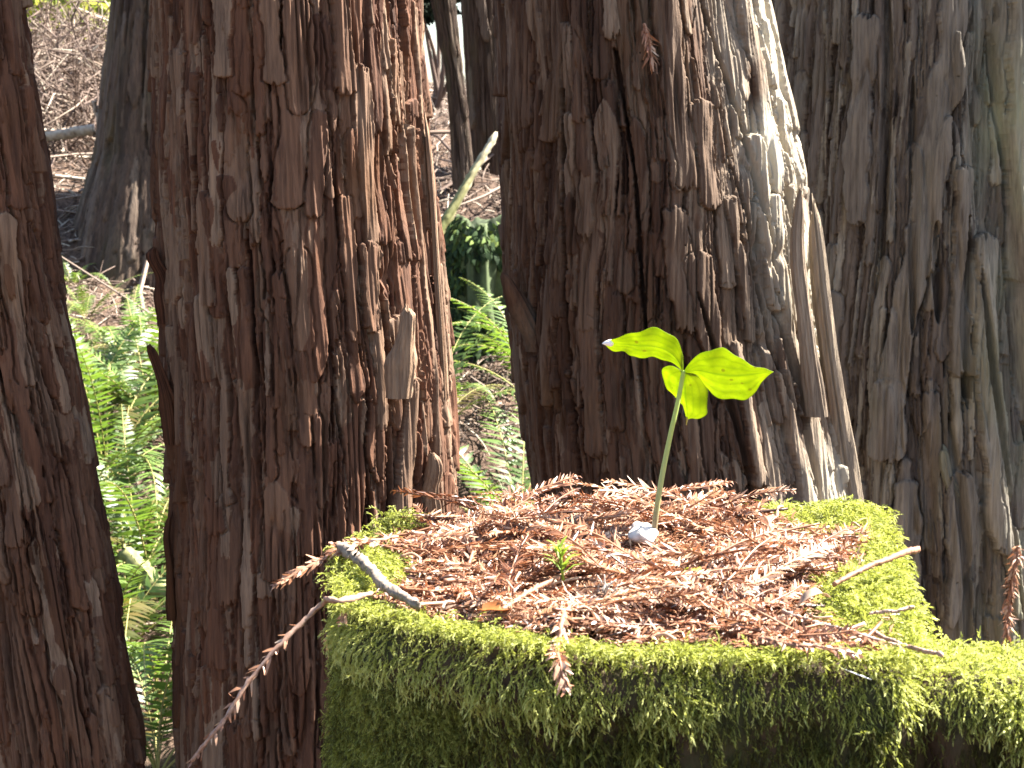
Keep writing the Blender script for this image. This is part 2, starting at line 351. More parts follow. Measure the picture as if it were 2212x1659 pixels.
t3 = trunk('redwood_tree', 'big redwood trunk behind the plant with its right flank blazing in sun',
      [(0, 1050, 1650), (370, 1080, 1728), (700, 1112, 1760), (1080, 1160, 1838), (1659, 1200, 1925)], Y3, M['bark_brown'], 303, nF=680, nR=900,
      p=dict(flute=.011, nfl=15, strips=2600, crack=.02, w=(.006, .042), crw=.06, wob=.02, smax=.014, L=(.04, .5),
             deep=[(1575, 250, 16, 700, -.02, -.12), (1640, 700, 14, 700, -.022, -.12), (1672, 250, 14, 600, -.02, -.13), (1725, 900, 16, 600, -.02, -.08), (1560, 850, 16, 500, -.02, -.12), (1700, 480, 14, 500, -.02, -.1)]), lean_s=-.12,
      green=lambda s, z, ph: sst(.25, .9, ph)*1.1,  # silvery weathering, not green, with sun brightness painted into the right flank
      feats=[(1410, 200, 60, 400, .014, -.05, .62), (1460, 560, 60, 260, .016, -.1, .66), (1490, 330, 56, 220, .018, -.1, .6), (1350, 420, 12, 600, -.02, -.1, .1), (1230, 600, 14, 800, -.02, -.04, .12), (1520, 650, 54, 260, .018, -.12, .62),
             (1300, 800, 50, 300, .012, -.06, .5), (1190, 900, 40, 300, .012, -.04, .35), (1600, 200, 44, 420, .017, -.14, .8), (1640, 470, 36, 360, .02, -.12, .9), (1585, 560, 30, 300, .018, -.12, .75), (1690, 640, 34, 460, .02, -.1, .9), (1625, 850, 34, 300, .02, -.1, .85), (1740, 950, 36, 380, .02, -.07, .9), (1668, 140, 30, 300, .018, -.1, .95), (1540, 960, 36, 260, .016, -.08, .6)])  # right flank plates get pale tones that paint in the sunlight
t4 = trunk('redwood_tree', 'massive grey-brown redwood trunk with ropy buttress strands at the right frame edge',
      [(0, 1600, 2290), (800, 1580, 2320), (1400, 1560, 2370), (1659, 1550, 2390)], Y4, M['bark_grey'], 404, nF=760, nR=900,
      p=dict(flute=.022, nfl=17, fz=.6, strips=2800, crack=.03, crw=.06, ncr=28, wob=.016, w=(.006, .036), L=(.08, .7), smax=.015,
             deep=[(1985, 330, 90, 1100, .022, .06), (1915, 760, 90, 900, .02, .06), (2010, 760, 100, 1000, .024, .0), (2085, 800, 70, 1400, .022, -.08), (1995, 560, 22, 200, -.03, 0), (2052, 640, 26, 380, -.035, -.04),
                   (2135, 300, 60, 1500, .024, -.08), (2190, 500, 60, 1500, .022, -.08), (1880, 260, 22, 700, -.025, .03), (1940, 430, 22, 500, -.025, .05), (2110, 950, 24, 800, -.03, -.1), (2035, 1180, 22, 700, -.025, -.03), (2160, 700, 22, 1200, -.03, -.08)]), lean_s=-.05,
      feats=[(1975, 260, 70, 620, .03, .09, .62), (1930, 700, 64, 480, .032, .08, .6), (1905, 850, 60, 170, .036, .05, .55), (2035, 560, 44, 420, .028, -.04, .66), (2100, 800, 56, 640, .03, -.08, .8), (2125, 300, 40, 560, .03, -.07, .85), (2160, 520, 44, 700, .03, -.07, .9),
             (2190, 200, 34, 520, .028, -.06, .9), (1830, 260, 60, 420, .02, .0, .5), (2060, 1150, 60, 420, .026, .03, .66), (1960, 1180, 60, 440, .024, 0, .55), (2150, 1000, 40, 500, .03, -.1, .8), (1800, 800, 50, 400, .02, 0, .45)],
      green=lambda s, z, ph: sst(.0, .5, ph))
for e, pts, w_, t_, Y, mt, tn in [
    (t3, [(1838, 1095, -.12), (1810, 900, -.13), (1775, 640, -.14), (1760, 480, -.15), (1752, 412, -.15)], .036, .02, Y3, 'bark_brown', .9),
    (t3, [(1765, 900, -.19), (1740, 700, -.2), (1722, 520, -.2), (1732, 395, -.2)], .03, .02, Y3, 'bark_brown', .85),
    (t3, [(1170, 760, -.1), (1130, 680, -.12), (1098, 610, -.13), (1085, 585, -.13)], .04, .014, Y3, 'bark_brown', .3),
    (t2, [(372, 960, -.06), (358, 850, -.07), (335, 780, -.08), (318, 736, -.09)], .022, .01, Y2, 'bark_red', .2),
    (t2, [(365, 700, -.05), (352, 600, -.07), (330, 540, -.08), (336, 530, -.08)], .03, .012, Y2, 'bark_red', .2),
    (t2, [(372, 1340, -.05), (368, 1230, -.06), (362, 1140, -.07), (372, 1100, -.07)], .012, .006, Y2, 'bark_red', .15),
    (t2, [(925, 1110, -.08), (928, 1060, -.09), (938, 1000, -.1), (934, 975, -.1)], .03, .016, Y2, 'bark_red', .85),
    (t2, [(862, 860, -.155), (868, 780, -.16), (880, 700, -.165), (882, 655, -.165)], .035, .02, Y2, 'bark_red', .95),
    (t2, [(960, 900, -.04), (945, 620, -.05), (925, 320, -.05), (915, 230, -.05)], .012, .014, Y2, 'bark_red', .9),
    (t4, [(2080, 1090, -.36), (2050, 1040, -.37), (2035, 960, -.37)], .03, .02, Y4, 'bark_grey', .6)]:
    splinter(e, pts, w_, t_, Y, M[mt], int(tn*100)+len(pts), tn)

# far trunks on the bank
farp = dict(flute=.02, nfl=17, strips=500, crack=.03, w=(.012, .05), L=(.1, .9))
def far_trunk(label, edges, Y, seed, p=None, ztop=7):
    return trunk('redwood_tree', label, edges, Y, M['bark_far'], seed, nF=220, nR=380, ztop=ztop, p=dict(farp, **(p or {})), green=lambda s, z, ph: .15+0*z)
far_trunk('furrowed brown trunk up the bank between the two left trunks', [(0, 232, 500), (200, 215, 505), (330, 205, 530), (420, 180, 560)], 6.6, 505)
far_trunk('slender mossy trunk up the bank in the middle gap, left of its neighbour', [(0, 932, 985), (150, 962, 1000), (300, 975, 1016), (430, 980, 1030)], 6.9, 606, dict(flute=.004, nfl=6, crack=.006, strips=60))
far_trunk('thicker shaded trunk up the bank, half hidden behind the big sunlit trunk', [(0, 998, 1100), (200, 1010, 1110), (440, 1020, 1130)], 7.2, 707, dict(flute=.006, nfl=7, crack=.008, strips=60))
far_trunk('pale far trunk above the brush pile at the top left corner', [(0, 95, 165), (60, 90, 172)], 11.5, 808, dict(flute=.006, nfl=7))

# ------------------------------------------------------------------ stump
ZT = 1.034
OUT = [(722, 1268), (748, 1212), (805, 1162), (960, 1138), (1150, 1122), (1400, 1112), (1700, 1116), (1880, 1122), (1928, 1180), (1958, 1290), (1985, 1385), (1975, 1440),
       (1700, 1438), (1400, 1432), (1100, 1412), (900, 1368), (780, 1338), (733, 1312)]
def closed_curve(P, n):
    P = np.asarray(P, float); P3 = np.concatenate([P[-3:], P, P[:3]]); c = smooth_curve(P3, n*3)
    d0 = np.argmin(np.linalg.norm(c[:n*3//2]-P[0], axis=1)); e0 = n*3//2+np.argmin(np.linalg.norm(c[n*3//2:]-P[0], axis=1))
    c = c[d0:e0]; t = np.concatenate([[0], np.cumsum(np.linalg.norm(np.diff(np.concatenate([c, c[:1]]), axis=0), axis=1))])
    cc = np.concatenate([c, c[:1]]); u = np.linspace(0, t[-1], n, endpoint=False)
    return np.stack([np.interp(u, t, cc[:, k]) for k in range(2)], -1)
O2 = closed_curve([onz(a, b_, ZT)[:2] for a, b_ in OUT], 420)
ARM = [(1800, 1408), (2000, 1396), (2320, 1402), (2500, 1440), (2500, 1500), (2200, 1500), (2000, 1478), (1820, 1452)]
A2 = closed_curve([onz(a, b_, ZT-.012)[:2] for a, b_ in ARM], 240)
def normals2(C):
    T = np.roll(C, -1, 0)-np.roll(C, 1, 0); T /= np.linalg.norm(T, axis=1)[:, None]
    area = .5*np.sum(C[:, 0]*np.roll(C[:, 1], -1)-np.roll(C[:, 0], -1)*C[:, 1]); n = np.stack([T[:, 1], -T[:, 0]], -1)
    return n if area > 0 else -n
def dist_in(C, x, y):
    """distance to outline (approximate, inside positive)"""
    P = np.stack([x, y], -1); d = np.full(len(P), 9.0); ins = np.zeros(len(P), bool)
    A = C; B = np.roll(C, -1, 0)
    for a, b_ in zip(A, B):
        ab = b_-a; t = np.clip(((P-a)@ab)/(ab@ab+1e-12), 0, 1); d = np.minimum(d, np.linalg.norm(P-(a+t[:, None]*ab), axis=1))
        c = ((a[1] > P[:, 1]) != (b_[1] > P[:, 1])); xi = (b_[0]-a[0])*(P[:, 1]-a[1])/(b_[1]-a[1]+1e-12)+a[0]; ins ^= c & (P[:, 0] < xi)
    return np.where(ins, d, -d)
def G(x, y, px, py, rx, ry, h_):
    c = onz(px, py, ZT); return h_*np.exp(-((x-c[0])/rx)**2-((y-c[1])/ry)**2)
def bumpz(x, y):     # litter mound and moss hummocks on the stump top
    return (G(x, y, 1420, 1130, .13, .10, .002) + G(x, y, 1800, 1130, .07, .05, .004) + G(x, y, 1830, 1310, .05, .06, .016)
            + G(x, y, 845, 1155, .035, .03, .014) + G(x, y, 760, 1240, .03, .03, .012) + (fbm2(x, y, 5, 22, 3)-.5)*.016)
def shell(C, zt, zb, Rr, seed, top=True):
    n = len(C); NN = normals2(C); s = np.arange(n)/n
    rows = []
    cen = C.mean(0)
    if top:
        for q in (0, .25, .5, .7, .85): rows.append(np.concatenate([cen+(C-NN*Rr-cen)*q, np.full((n, 1), zt)], 1))
    for a in np.linspace(0, PI/2, 7): rows.append(np.concatenate([C-NN*Rr*(1-math.sin(a)), np.full((n, 1), zt-Rr*(1-math.cos(a)))], 1))
    for z_ in np.linspace(zt-Rr-.008, zb, 150):
        dz = zt-z_
        off = (vnoise(s*26, np.full(n, z_*9), 26, seed)-.5)*.03*min(1, dz/.08) + (vnoise(s*60, np.full(n, z_*14), 60, seed+1)-.5)*.014 - .012*math.sin(min(dz/.1, 1)*PI/2)+.03*max(0, dz-.5)
        rows.append(np.concatenate([C+NN*off[:, None], np.full((n, 1), z_)], 1))
    V = np.stack(rows); V[:, :, 2] += np.where(V[:, :, 2] > zt-Rr-.001, bumpz(V[:, :, 0], V[:, :, 1])*(1 if top else .4), 0)
    return V
VA = shell(O2, ZT, -.05, .036, 21); VB = shell(A2, ZT-.012, -.05, .03, 51)
m, nt, out = mat_new('rotten_wood')
f1 = noise(nt, (1, 1, .25), 40, 5, .7); f2 = noise(nt, (1, 1, .6), 12, 4)
c = ramp(nt, f1, [(.3, (.012, .007, .005)), (.5, (.04, .024, .015)), (.75, (.095, .06, .038))])
c = mixc(nt, ramp(nt, f2, [(.45, (0, 0, 0)), (.65, (.8, .8, .8))]), c, (.035, .042, .012))
principled(nt, out, c, .9, .2, f1, .9, .01); M['rotten'] = m
qa = gridquads(VA.shape[0], VA.shape[1], True); qb = gridquads(VB.shape[0], VB.shape[1], True)+VA.shape[0]*VA.shape[1]
sb = (0.1, 1.6, 0)
stump = mesh('tree_stump', np.concatenate([VA.reshape(-1, 3), VB.reshape(-1, 3)]), np.concatenate([qa, qb]), M['rotten'], loc=sb)
tag(stump, 'square weathered stump wrapped in moss, its flat top carrying the plant', 'stump')

# ------------------------------------------------------------------ moss
def frames(D, Nn):
    X_ = D/np.linalg.norm(D, axis=1)[:, None]; Yv = np.cross(Nn, X_); Yv /= np.linalg.norm(Yv, axis=1)[:, None]+1e-9; Zv = np.cross(X_, Yv)
    return np.stack([X_, Yv, Zv], -1)
def instance(templates, R_, sc, pos, tint, seed):
    r_ = np.random.default_rng(seed); pick = r_.integers(0, len(templates), len(pos)); Vs, Qs, As, n = [], [], [], 0
    for k, (tv, tq, ta) in enumerate(templates):
        I = np.where(pick == k)[0]
        if not len(I): continue
        V = np.einsum('nij,vj->nvi', R_[I], tv)*sc[I][:, None, None] + pos[I][:, None, :]
        Q = tq[None] + (np.arange(len(I))*len(tv))[:, None, None] + n
        Vs.append(V.reshape(-1, 3)); Qs.append(Q.reshape(-1, 4)); As.append((np.clip(tint[I][:, None]+ta[None], 0, 1)).ravel()); n += len(I)*len(tv)
    return np.concatenate(Vs), np.concatenate(Qs), np.concatenate(As)
def leaf_quad(p0, d, L, w_, up, droop=.2):
    """a folded two-segment leaf as 2 quads: 6 verts"""
    d = np.asarray(d, float)/np.linalg.norm(d); s = np.cross(up, d); s /= np.linalg.norm(s)+1e-9
    a = p0; b_ = p0 + d*L*.5 + up*L*.06; c = p0 + d*L - up*L*droop
    return np.array([a-s*w_*.25, a+s*w_*.25, b_-s*w_*.5, b_+s*w_*.5, c-s*w_*.12, c+s*w_*.12]), np.array([(0, 1, 3, 2), (2, 3, 5, 4)])
def strand_template(seed, nl=11, bend=.5, leaf=.34, lw=.11):
    r_ = np.random.default_rng(seed); V, Q, A, n = [], [], [], 0
    ang = 0; side = r_.normal(0, .25)
    for k in range(nl):
        t = (k+.3)/nl; p = np.array((math.sin(bend*t)/bend if bend else t, side*t*t*.5, -(1-math.cos(bend*t))/bend if bend else 0))
        tx = np.array((math.cos(bend*t), side*t, -math.sin(bend*t))); a = r_.random()*2*PI
        rad = np.array((0, math.cos(a), math.sin(a))); d = tx*(.75+.3*r_.random()) + rad*.75
        v, q = leaf_quad(p, d, leaf*(1-.35*t)*(.7+.6*r_.random()), lw*(.8+.5*r_.random()), np.cross(d, np.cross(rad, d))/1.2+1e-6, .25)
        V.append(v); Q.append(q+n); A.append(np.full(6, (t-.5)*.3+r_.normal(0, .06))); n += 6
    v, q = leaf_quad(np.array((math.sin(bend)/bend*.9, side*.4, -(1-math.cos(bend))/bend*.9)), (math.cos(bend), 0, -math.sin(bend)), .25, lw, np.array((0, 0, 1.)), .1)
    V.append(v); Q.append(q+n); A.append(np.full(6, .2))
    return np.concatenate(V), np.concatenate(Q), np.concatenate(A)
TS = [strand_template(k, 17, .3+.35*(k % 4), .18, .046) for k in range(8)]
TC = [strand_template(60+k, 12, 1.2+.3*(k % 3), .24, .06) for k in range(8)]
TF = [strand_template(40+k, 10, .5, .32, .055) for k in range(6)]
def surf_samples(V, n, seed, zmin, cond):
    r_ = np.random.default_rng(seed); R0, C0, _ = V.shape
    Vn = np.concatenate([V, V[:, :1]], 1)
    a, b_, c = Vn[:-1, :-1], Vn[:-1, 1:], Vn[1:, :-1]; cr = np.cross(b_-a, c-a); ar = np.linalg.norm(cr, axis=2)
    nn = cr/(ar[..., None]+1e-12); cen = (a+b_+c)/3
    o = cen.copy(); o[..., 0] -= .12; o[..., 1] -= 1.6; 
    ok = cond(cen, nn) & (cen[..., 2] > zmin)
    pr = (ar*ok).ravel(); pr /= pr.sum(); I = r_.choice(len(pr), n, p=pr); u, v = r_.random((2, n, 1))
    P = a.reshape(-1, 3)[I]*(1-u-v)+b_.reshape(-1, 3)[I]*u+c.reshape(-1, 3)[I]*v; Nn = nn.reshape(-1, 3)[I]
    return P, Nn
sgn = 1.0
def orient(P, Nn, C):
    cen = np.array((C[:, 0].mean(), C[:, 1].mean(), ZT-.3)); f = np.sign(np.sum((P-cen)*Nn, 1)); return Nn*f[:, None]
def px_of(P):
    d = P-np.array((0, 0, CAM_Z)); c, s = math.cos(PITCH), math.sin(PITCH)
    f = d[:, 1]*c+d[:, 2]*s; u = -d[:, 1]*s+d[:, 2]*c
    return 1106+d[:, 0]/f/TH*1106, 829.5-u/f/TH*1106
def wrapcond(cen, nn): return np.abs(nn[..., 2]) < .93
MV, MQ, MA, mn = [], [], [], 0
def addmoss(P, Nn, D, sc, tint, T_, seed):
    global mn
    v, q, a = instance(T_, frames(D, Nn+rng.normal(0, .15, Nn.shape)), sc, P, tint, seed); MV.append(v); MQ.append(q+mn); MA.append(a); mn += len(v)
down = np.array((0, 0, -1.0))
for (V_, C_, n_, sd) in ((VA, O2, 44000, 1), (VB, A2, 18000, 2)):
    P, Nn = surf_samples(V_, n_, sd, .84, wrapcond if sd == 1 else (lambda c_, q_: q_[..., 2] > -9)); Nn = orient(P, Nn, C_)
    px, py = px_of(P); r_ = np.random.default_rng(sd+60)
    s_ = P[:, 0]*1.0+P[:, 1]*.6
    dens = .6*fbm2(s_, P[:, 2], 71, 22, 3)+.4*fbm2(s_, P[:, 2]*.6, 73, 14, 2)
    bald = np.exp(-((px-1180)/150)**2-((py-1560)/90)**2)*.2 + np.exp(-((px-1990)/170)**2-((py-1590)/80)**2)*.25 + np.exp(-((px-1600)/330)**2-((py-1490)/30)**2)*.25
    rim = P[:, 2] > ZT-.012-.05*fbm2(s_, P[:, 2]*0, 77, 26, 3)
    keep = rim | (dens-bald*.9+r_.normal(0, .06, len(P)) > .35)
    P, Nn, px, py, rim, dens = P[keep], Nn[keep], px[keep], py[keep], rim[keep], dens[keep]
    n = len(P)
    dt = down - np.sum(down*Nn, 1)[:, None]*Nn
    D = Nn*(.42+.25*r_.random((n, 1))) + dt*(.9+.5*r_.random((n, 1))) + r_.normal(0, .34, (n, 3)); D[:, 0] += .1; D[:, 1] -= .35*(Nn[:, 2] > .6)
    sc = .012+.02*r_.random(n)**2+np.where(rim, .002, 0); big = fbm2(s_[keep], P[:, 2]*.6, 73, 14, 2); sc *= (.1+1.6*big)*np.where(px < 1010, .6, 1)*np.where(rim, .85, 1); sc *= np.where(Nn[:, 2] > .6, .7, 1)
    tint = .27+.3*(fbm2(s_[keep], P[:, 2], 81, 34, 3)-.3)+r_.normal(0, .14, n)+np.where(rim, .34, 0)+.5*(big-.5)  # rim strands tinted paler, painting the sunlit band into the moss colour
    brown = r_.random(n) < .1+.35*(fbm2(s_[keep], P[:, 2], 87, 20, 3) > .6); tint = np.where(brown & ~rim, .02+.1*r_.random(n), tint)
    left = (px < 1000) & ~rim
    f = ~left; addmoss(P[f], Nn[f], D[f], sc[f], tint[f], TS, sd+5)
    if left.any(): addmoss(np.repeat(P[left], 5, 0)+rng.normal(0, .004, (left.sum()*5, 3)), np.repeat(Nn[left], 5, 0), np.repeat(D[left], 5, 0)+rng.normal(0, .5, (left.sum()*5, 3)), .007+.006*rng.random(left.sum()*5), np.repeat(tint[left], 5)+.08, TF, sd+6)
def moss_score(px, py, d_in):
    d_in = d_in/(.45+1.1*fbm2(px/70., py/40., 55, 1.0, 3))
    def E2(cx, cy, rx, ry): return 1-((px-cx)/rx)**2-((py-cy)/ry)**2
    return np.maximum.reduce([1-d_in/.034*np.where(py < 1180, 1.6, 1) - np.where((py < 1150) & (px > 900) & (px < 1660), 3, 0) - np.where((py < 1290) & (px < 1000) & (px > 760), 1, 0), E2(845, 1143, 80, 28), E2(785, 1243, 105, 72), E2(1800, 1122, 140, 48), E2(1850, 1310, 110, 95), E2(1690, 1105, 60, 30), E2(1900, 1230, 60, 80)])
def ontop(px, py, h=.01):
    z = ZT+.01
    for _ in range(12): p = onz(px, py, z); z = .5*z+.5*(ZT+float(bumpz(p[0], p[1]))+h)
    return onz(px, py, z)
# moss growing over the edge of the top
xy = rng.random((90000, 2))*np.array((.75, .68))+np.array((-.26, 1.22)); d_in = dist_in(O2[::3], xy[:, 0], xy[:, 1]); xy = xy[d_in > .0]; d_in = d_in[d_in > .0]
P = np.stack([xy[:, 0], xy[:, 1], ZT+bumpz(xy[:, 0], xy[:, 1])], -1); px, py = px_of(P)
nz = fbm2(xy[:, 0], xy[:, 1], 91, 26, 3)
score = moss_score(px, py, d_in)
mk = score + (nz-.5)*1.3 > .12
P, px, py = P[mk], px[mk], py[mk]; sel = rng.permutation(len(P))[:15000]; P, px, py = P[sel], px[sel], py[sel]
n = len(P); Nn = np.tile((0, 0, 1.0), (n, 1))+rng.normal(0, .2, (n, 3)); D = rng.normal(0, .7, (n, 3)); D[:, 2] = .45+.3*rng.random(n); D[:, 1] -= .25
addmoss(P+np.array((0, 0, .001))+np.outer(rng.random(n)*np.clip(score[mk][sel], 0, 1), (0, 0, .01)), Nn, D, .008+.009*rng.random(n), .62+rng.normal(0, .17, n), TC, 77)
moss = mesh('moss', np.concatenate(MV), np.concatenate(MQ), M['moss'], None, {'tint': np.concatenate(MA)}, loc=(0.1, 1.3, ZT))
tag(moss, 'shaggy yellow-green moss hanging over the stump rim and sides', 'moss', kind='stuff')

# ------------------------------------------------------------------ redwood needles on the stump
def spray(seed, L=.1, ll=.013, lw=.0019, step=.0027, curl=.3, fold=.9, flat=.35, drop=0.0):
    """one shed redwood spray along +X: stem tube, two ranks of needles. returns (stem V,Q,T), (needle V,Q,tint)"""
    r_ = np.random.default_rng(seed); n = max(6, int(L/step)); t = np.linspace(0, 1, n)
    a = np.cumsum(r_.normal(0, .03, n)) + curl*t; b_ = np.cumsum(r_.normal(0, .035, n)) - drop*t
    P = np.cumsum(np.stack([np.cos(a)*np.cos(b_), np.sin(a)*np.cos(b_), np.sin(b_)], -1), 0)*L/n
    V, Q, A, c = [], [], [], 0
    T_ = np.gradient(P, axis=0); T_ /= np.linalg.norm(T_, axis=1)[:, None]
    for k in range(1, n):
        for sd in (-1, 1):
            if r_.random() < .1: continue
            lt = np.cross((0, 0, 1.), T_[k])*sd; up = np.array((0, 0, 1.))*sd*0+np.cross(T_[k], lt)*sd
            d = T_[k]*fold*(.8+.5*r_.random()) + lt*(.9+.2*r_.random()) + np.array((0, 0, flat*r_.normal()))
            l_ = ll*min(1, .45+2.2*t[k], .4+3.0*(1-t[k]))*(.75+.45*r_.random())
            v, q = leaf_quad(P[k], d, l_, lw*(.8+.4*r_.random()), np.array((0, 0, 1.))+r_.normal(0, .5, 3), r_.normal(.05, .18))
            V.append(v); Q.append(q+c); c += 6; A.append(np.full(6, r_.normal(0, .13)))
    return tube(P, np.linspace(.0013, .0006, n)*(.8+L*3), 5), (np.concatenate(V), np.concatenate(Q), np.concatenate(A)), P
SP = [spray(k, .06+.012*k, .0085+.0006*k, curl=(-1)**k*.5, flat=.2+.1*(k % 4), drop=.2*(k % 3-1)) for k in range(9)]
def basis(yaw, pitch, roll):
    cy, sy, cp, sp, cr, sr = math.cos(yaw), math.sin(yaw), math.cos(pitch), math.sin(pitch), math.cos(roll), math.sin(roll)
    return np.array(((cy, -sy, 0), (sy, cy, 0), (0, 0, 1)))@np.array(((cp, 0, -sp), (0, 1, 0), (sp, 0, cp)))@np.array(((1, 0, 0), (0, cr, -sr), (0, sr, cr)))
lit = MB(); tw = MB()
# a dark bed of crumbs under the sprays
xy = rng.random((40000, 2))*np.array((.72, .66))+np.array((-.25, 1.24)); di = dist_in(O2[::3], xy[:, 0], xy[:, 1]); ok = di > .02; xy = xy[ok]; di = di[ok]
pq = px_of(np.stack([xy[:, 0], xy[:, 1], ZT+bumpz(xy[:, 0], xy[:, 1])], -1)); ok = moss_score(pq[0], pq[1], di) < .2+.5*rng.random(len(xy))**3; xy = xy[ok]; di = di[ok]
topP = xy
nl = 24000
for k in range(0):
    pass
I = rng.integers(0, len(xy), nl); Pn = np.stack([xy[I, 0], xy[I, 1], ZT+bumpz(xy[I, 0], xy[I, 1])+.002+.008*rng.random(nl)], -1)
yaw = rng.normal(.5, .9, nl); tilt = rng.normal(0, .3, nl)
D = np.stack([np.cos(yaw)*np.cos(tilt), np.sin(yaw)*np.cos(tilt), np.sin(tilt)], -1)
v0, q0 = leaf_quad(np.zeros(3), (1, 0, 0), 1, .16, np.array((0, 0, 1.)), .1)
v, q, a = instance([(v0, q0, np.zeros(6))], frames(D, np.array((0, 0, 1.))+rng.normal(0, .4, (nl, 3))), .006+.008*rng.random(nl), Pn, np.clip(rng.normal(.45, .25, nl), 0, 1), 3)
lit.add(v, q, tint=a)
PXY = px_of(np.stack([xy[:, 0], xy[:, 1], np.full(len(xy), ZT)], -1))
O3 = O2[::6]
for k in range(2200):
    i = rng.integers(0, len(xy)); x, y = xy[i]; px, py = PXY[0][i], PXY[1][i]
    st, nd, _ = SP[rng.integers(0, len(SP))]
    Rm = basis(rng.normal(PI if rng.random() < .4 else 0, .55), rng.normal(.0, .06), rng.normal(0, .4)); s = .6+.5*rng.random()
    o = np.array((x, y, ZT+bumpz(x, y)+.003+.010*rng.random())) - Rm@np.array((.05, 0, 0))*s
    ends = nd[0]@Rm.T*s+o; lim = .012 if ends[:, 1].mean() > 1.45 else .022-.02*(rng.random() < .15)
    ex = ends[::40]; de = dist_in(O3, ex[:, 0], ex[:, 1])
    if de.min() < lim: continue
    pe = px_of(ex)
    if (((pe[0]-1410)/85)**2+((pe[1]-1168)/26)**2).min() < 1 or (((pe[0]-1214)/45)**2+((pe[1]-1250)/22)**2).min() < 1: continue
    if moss_score(pe[0], pe[1], de).max() > .25 and rng.random() < .93: continue
    lit.add(nd[0]@Rm.T*s+o, nd[1], tint=np.clip(nd[2]+rng.normal(.5, .25), 0, 1)); lit.add(st[0]@Rm.T*s+o, st[1], st[2], tint=np.clip(rng.normal(.4, .2), 0, 1))
for k in range(260):
    i = rng.integers(0, len(xy)); x, y = xy[i]
    if di[i] < .03: continue
    a = rng.uniform(0, PI); l_ = .01+.05*rng.random()**2; d = np.array((math.cos(a), math.sin(a), rng.normal(0, .12)))*l_; o = np.array((x, y, ZT+bumpz(x, y)+.008+.01*rng.random()))
    lit.add(*tube(smooth_curve([o-d*.5, o+rng.normal(0, .002, 3), o+d*.5], 8), .0007+.0009*rng.random(), 5), tint=float(np.clip(rng.normal(.55, .35), 0, 1)))
lo = lit.build('needle_litter', M['litter'], loc=(0.1, 1.6, ZT))
tag(lo, 'mat of shed rust-brown redwood needles and sprays covering the stump top', 'leaf litter', kind='stuff')

def twig_on(name, label, cat, pts, Y=None, r=(.002, .001), needles=(0, 1), ll=.011, seed=1, tint=.5, mat='twig', bare=False, group=None, dens=1.0, flat=.4, k=7, z=None, sides=(-1, 1), lw=.0026):
    """a twig through photo points; each point (px, py, Y)"""
    P = np.array([at(*q) if q[2] else ontop(q[0], q[1], q[3]) for q in pts]); P = smooth_curve(P, 60); r_ = np.random.default_rng(seed)
    P = P + np.cumsum(r_.normal(0, .00018, P.shape), 0)
    n = len(P); rad = np.linspace(r[0], r[1], n)*(1+.22*np.array([math.sin(q*2.1+seed) for q in range(n)])*r_.random(n))
    tv = tube(P, rad, k); tv[0][:n*k] += (r_.normal(0, .16, (n, k, 1))*rad[:, None, None]*r_.normal(0, 1, (1, k, 3))+r_.normal(0, .12, (n, k, 3))*rad[:, None, None]).reshape(-1, 3)
    b = MB(); b.add(*tv, tint=np.clip(tint+r_.normal(0, .06, n*k+2), 0, 1))
    loc = P[0]
    o = b.build(name, M[mat], loc=loc); tag(o, label, cat, group)
    if not bare:
        T_ = np.gradient(P, axis=0); T_ /= np.linalg.norm(T_, axis=1)[:, None]; nb = MB()
        tt = np.linspace(needles[0], needles[1], int(abs(needles[1]-needles[0])*np.linalg.norm(np.diff(P, axis=0), axis=1).sum()/.0026*dens))
        for t in tt:
            i = min(n-1, int(t*(n-1)))
            for sd in sides:
                if r_.random() < .15: continue
                lt = np.cross((0.1, -.5, .8), T_[i])*sd; lt /= np.linalg.norm(lt)
                d = T_[i]*(1.0+.5*r_.random())+lt*(.55+.4*r_.random())+r_.normal(0, flat*.5, 3)
                v, q = leaf_quad(P[i], d, ll*(.6+.6*r_.random())*min(1, .5+3*(1.02-t)), lw*(.8+.5*r_.random()), r_.normal(0, .5, 3)+np.array((0, -.5, .8)), r_.normal(.05, .2))
                nb.add(v, q, tint=np.clip(r_.normal(.6, .2), 0, 1))
        c = nb.build('needles', M['litter'], o, loc=loc)
    return o
twig_on('fallen_twig', 'long thin curved twig drooping from the stump\'s left corner across the bark', 'twig', [(800, 1283, None, .016), (735, 1296, None, .02), (690, 1312, 1.47), (610, 1390, 1.46), (540, 1470, 1.45), (480, 1560, 1.44), (413, 1643, 1.44)], r=(.0024, .0016), needles=(.5, 1), dens=.35, ll=.012, seed=3, tint=.62)
twig_on('fallen_twig', 'short needled twig jutting left off the stump\'s top left corner', 'twig', [(790, 1170, None, .016), (740, 1184, None, .018), (700, 1205, 1.6), (650, 1230, 1.59), (592, 1265, 1.58)], r=(.0025, .0015), needles=(.15, 1), ll=.013, seed=4, tint=.45, dens=1.1)
twig_on('fallen_stick', 'thick pale grey stick lying across the stump\'s left corner', 'stick', [(738, 1182, None, 0.02), (790, 1215, None, 0.02), (840, 1262, None, 0.02), (905, 1303, None, 0.016)], r=(.0048, .0032), mat='grey_wood', tint=.05, bare=False, needles=(.05, .9), dens=.12, ll=.006, seed=5, k=10)
twig_on('redwood_spray', 'dried brown redwood spray dangling over the front rim of moss', 'spray', [(1222, 1320, None, .012), (1212, 1352, None, .016), (1206, 1395, 1.31), (1215, 1440, 1.275), (1226, 1492, 1.268)], r=(.003, .001), needles=(.1, 1), ll=.012, seed=6, dens=1.6, tint=.4)
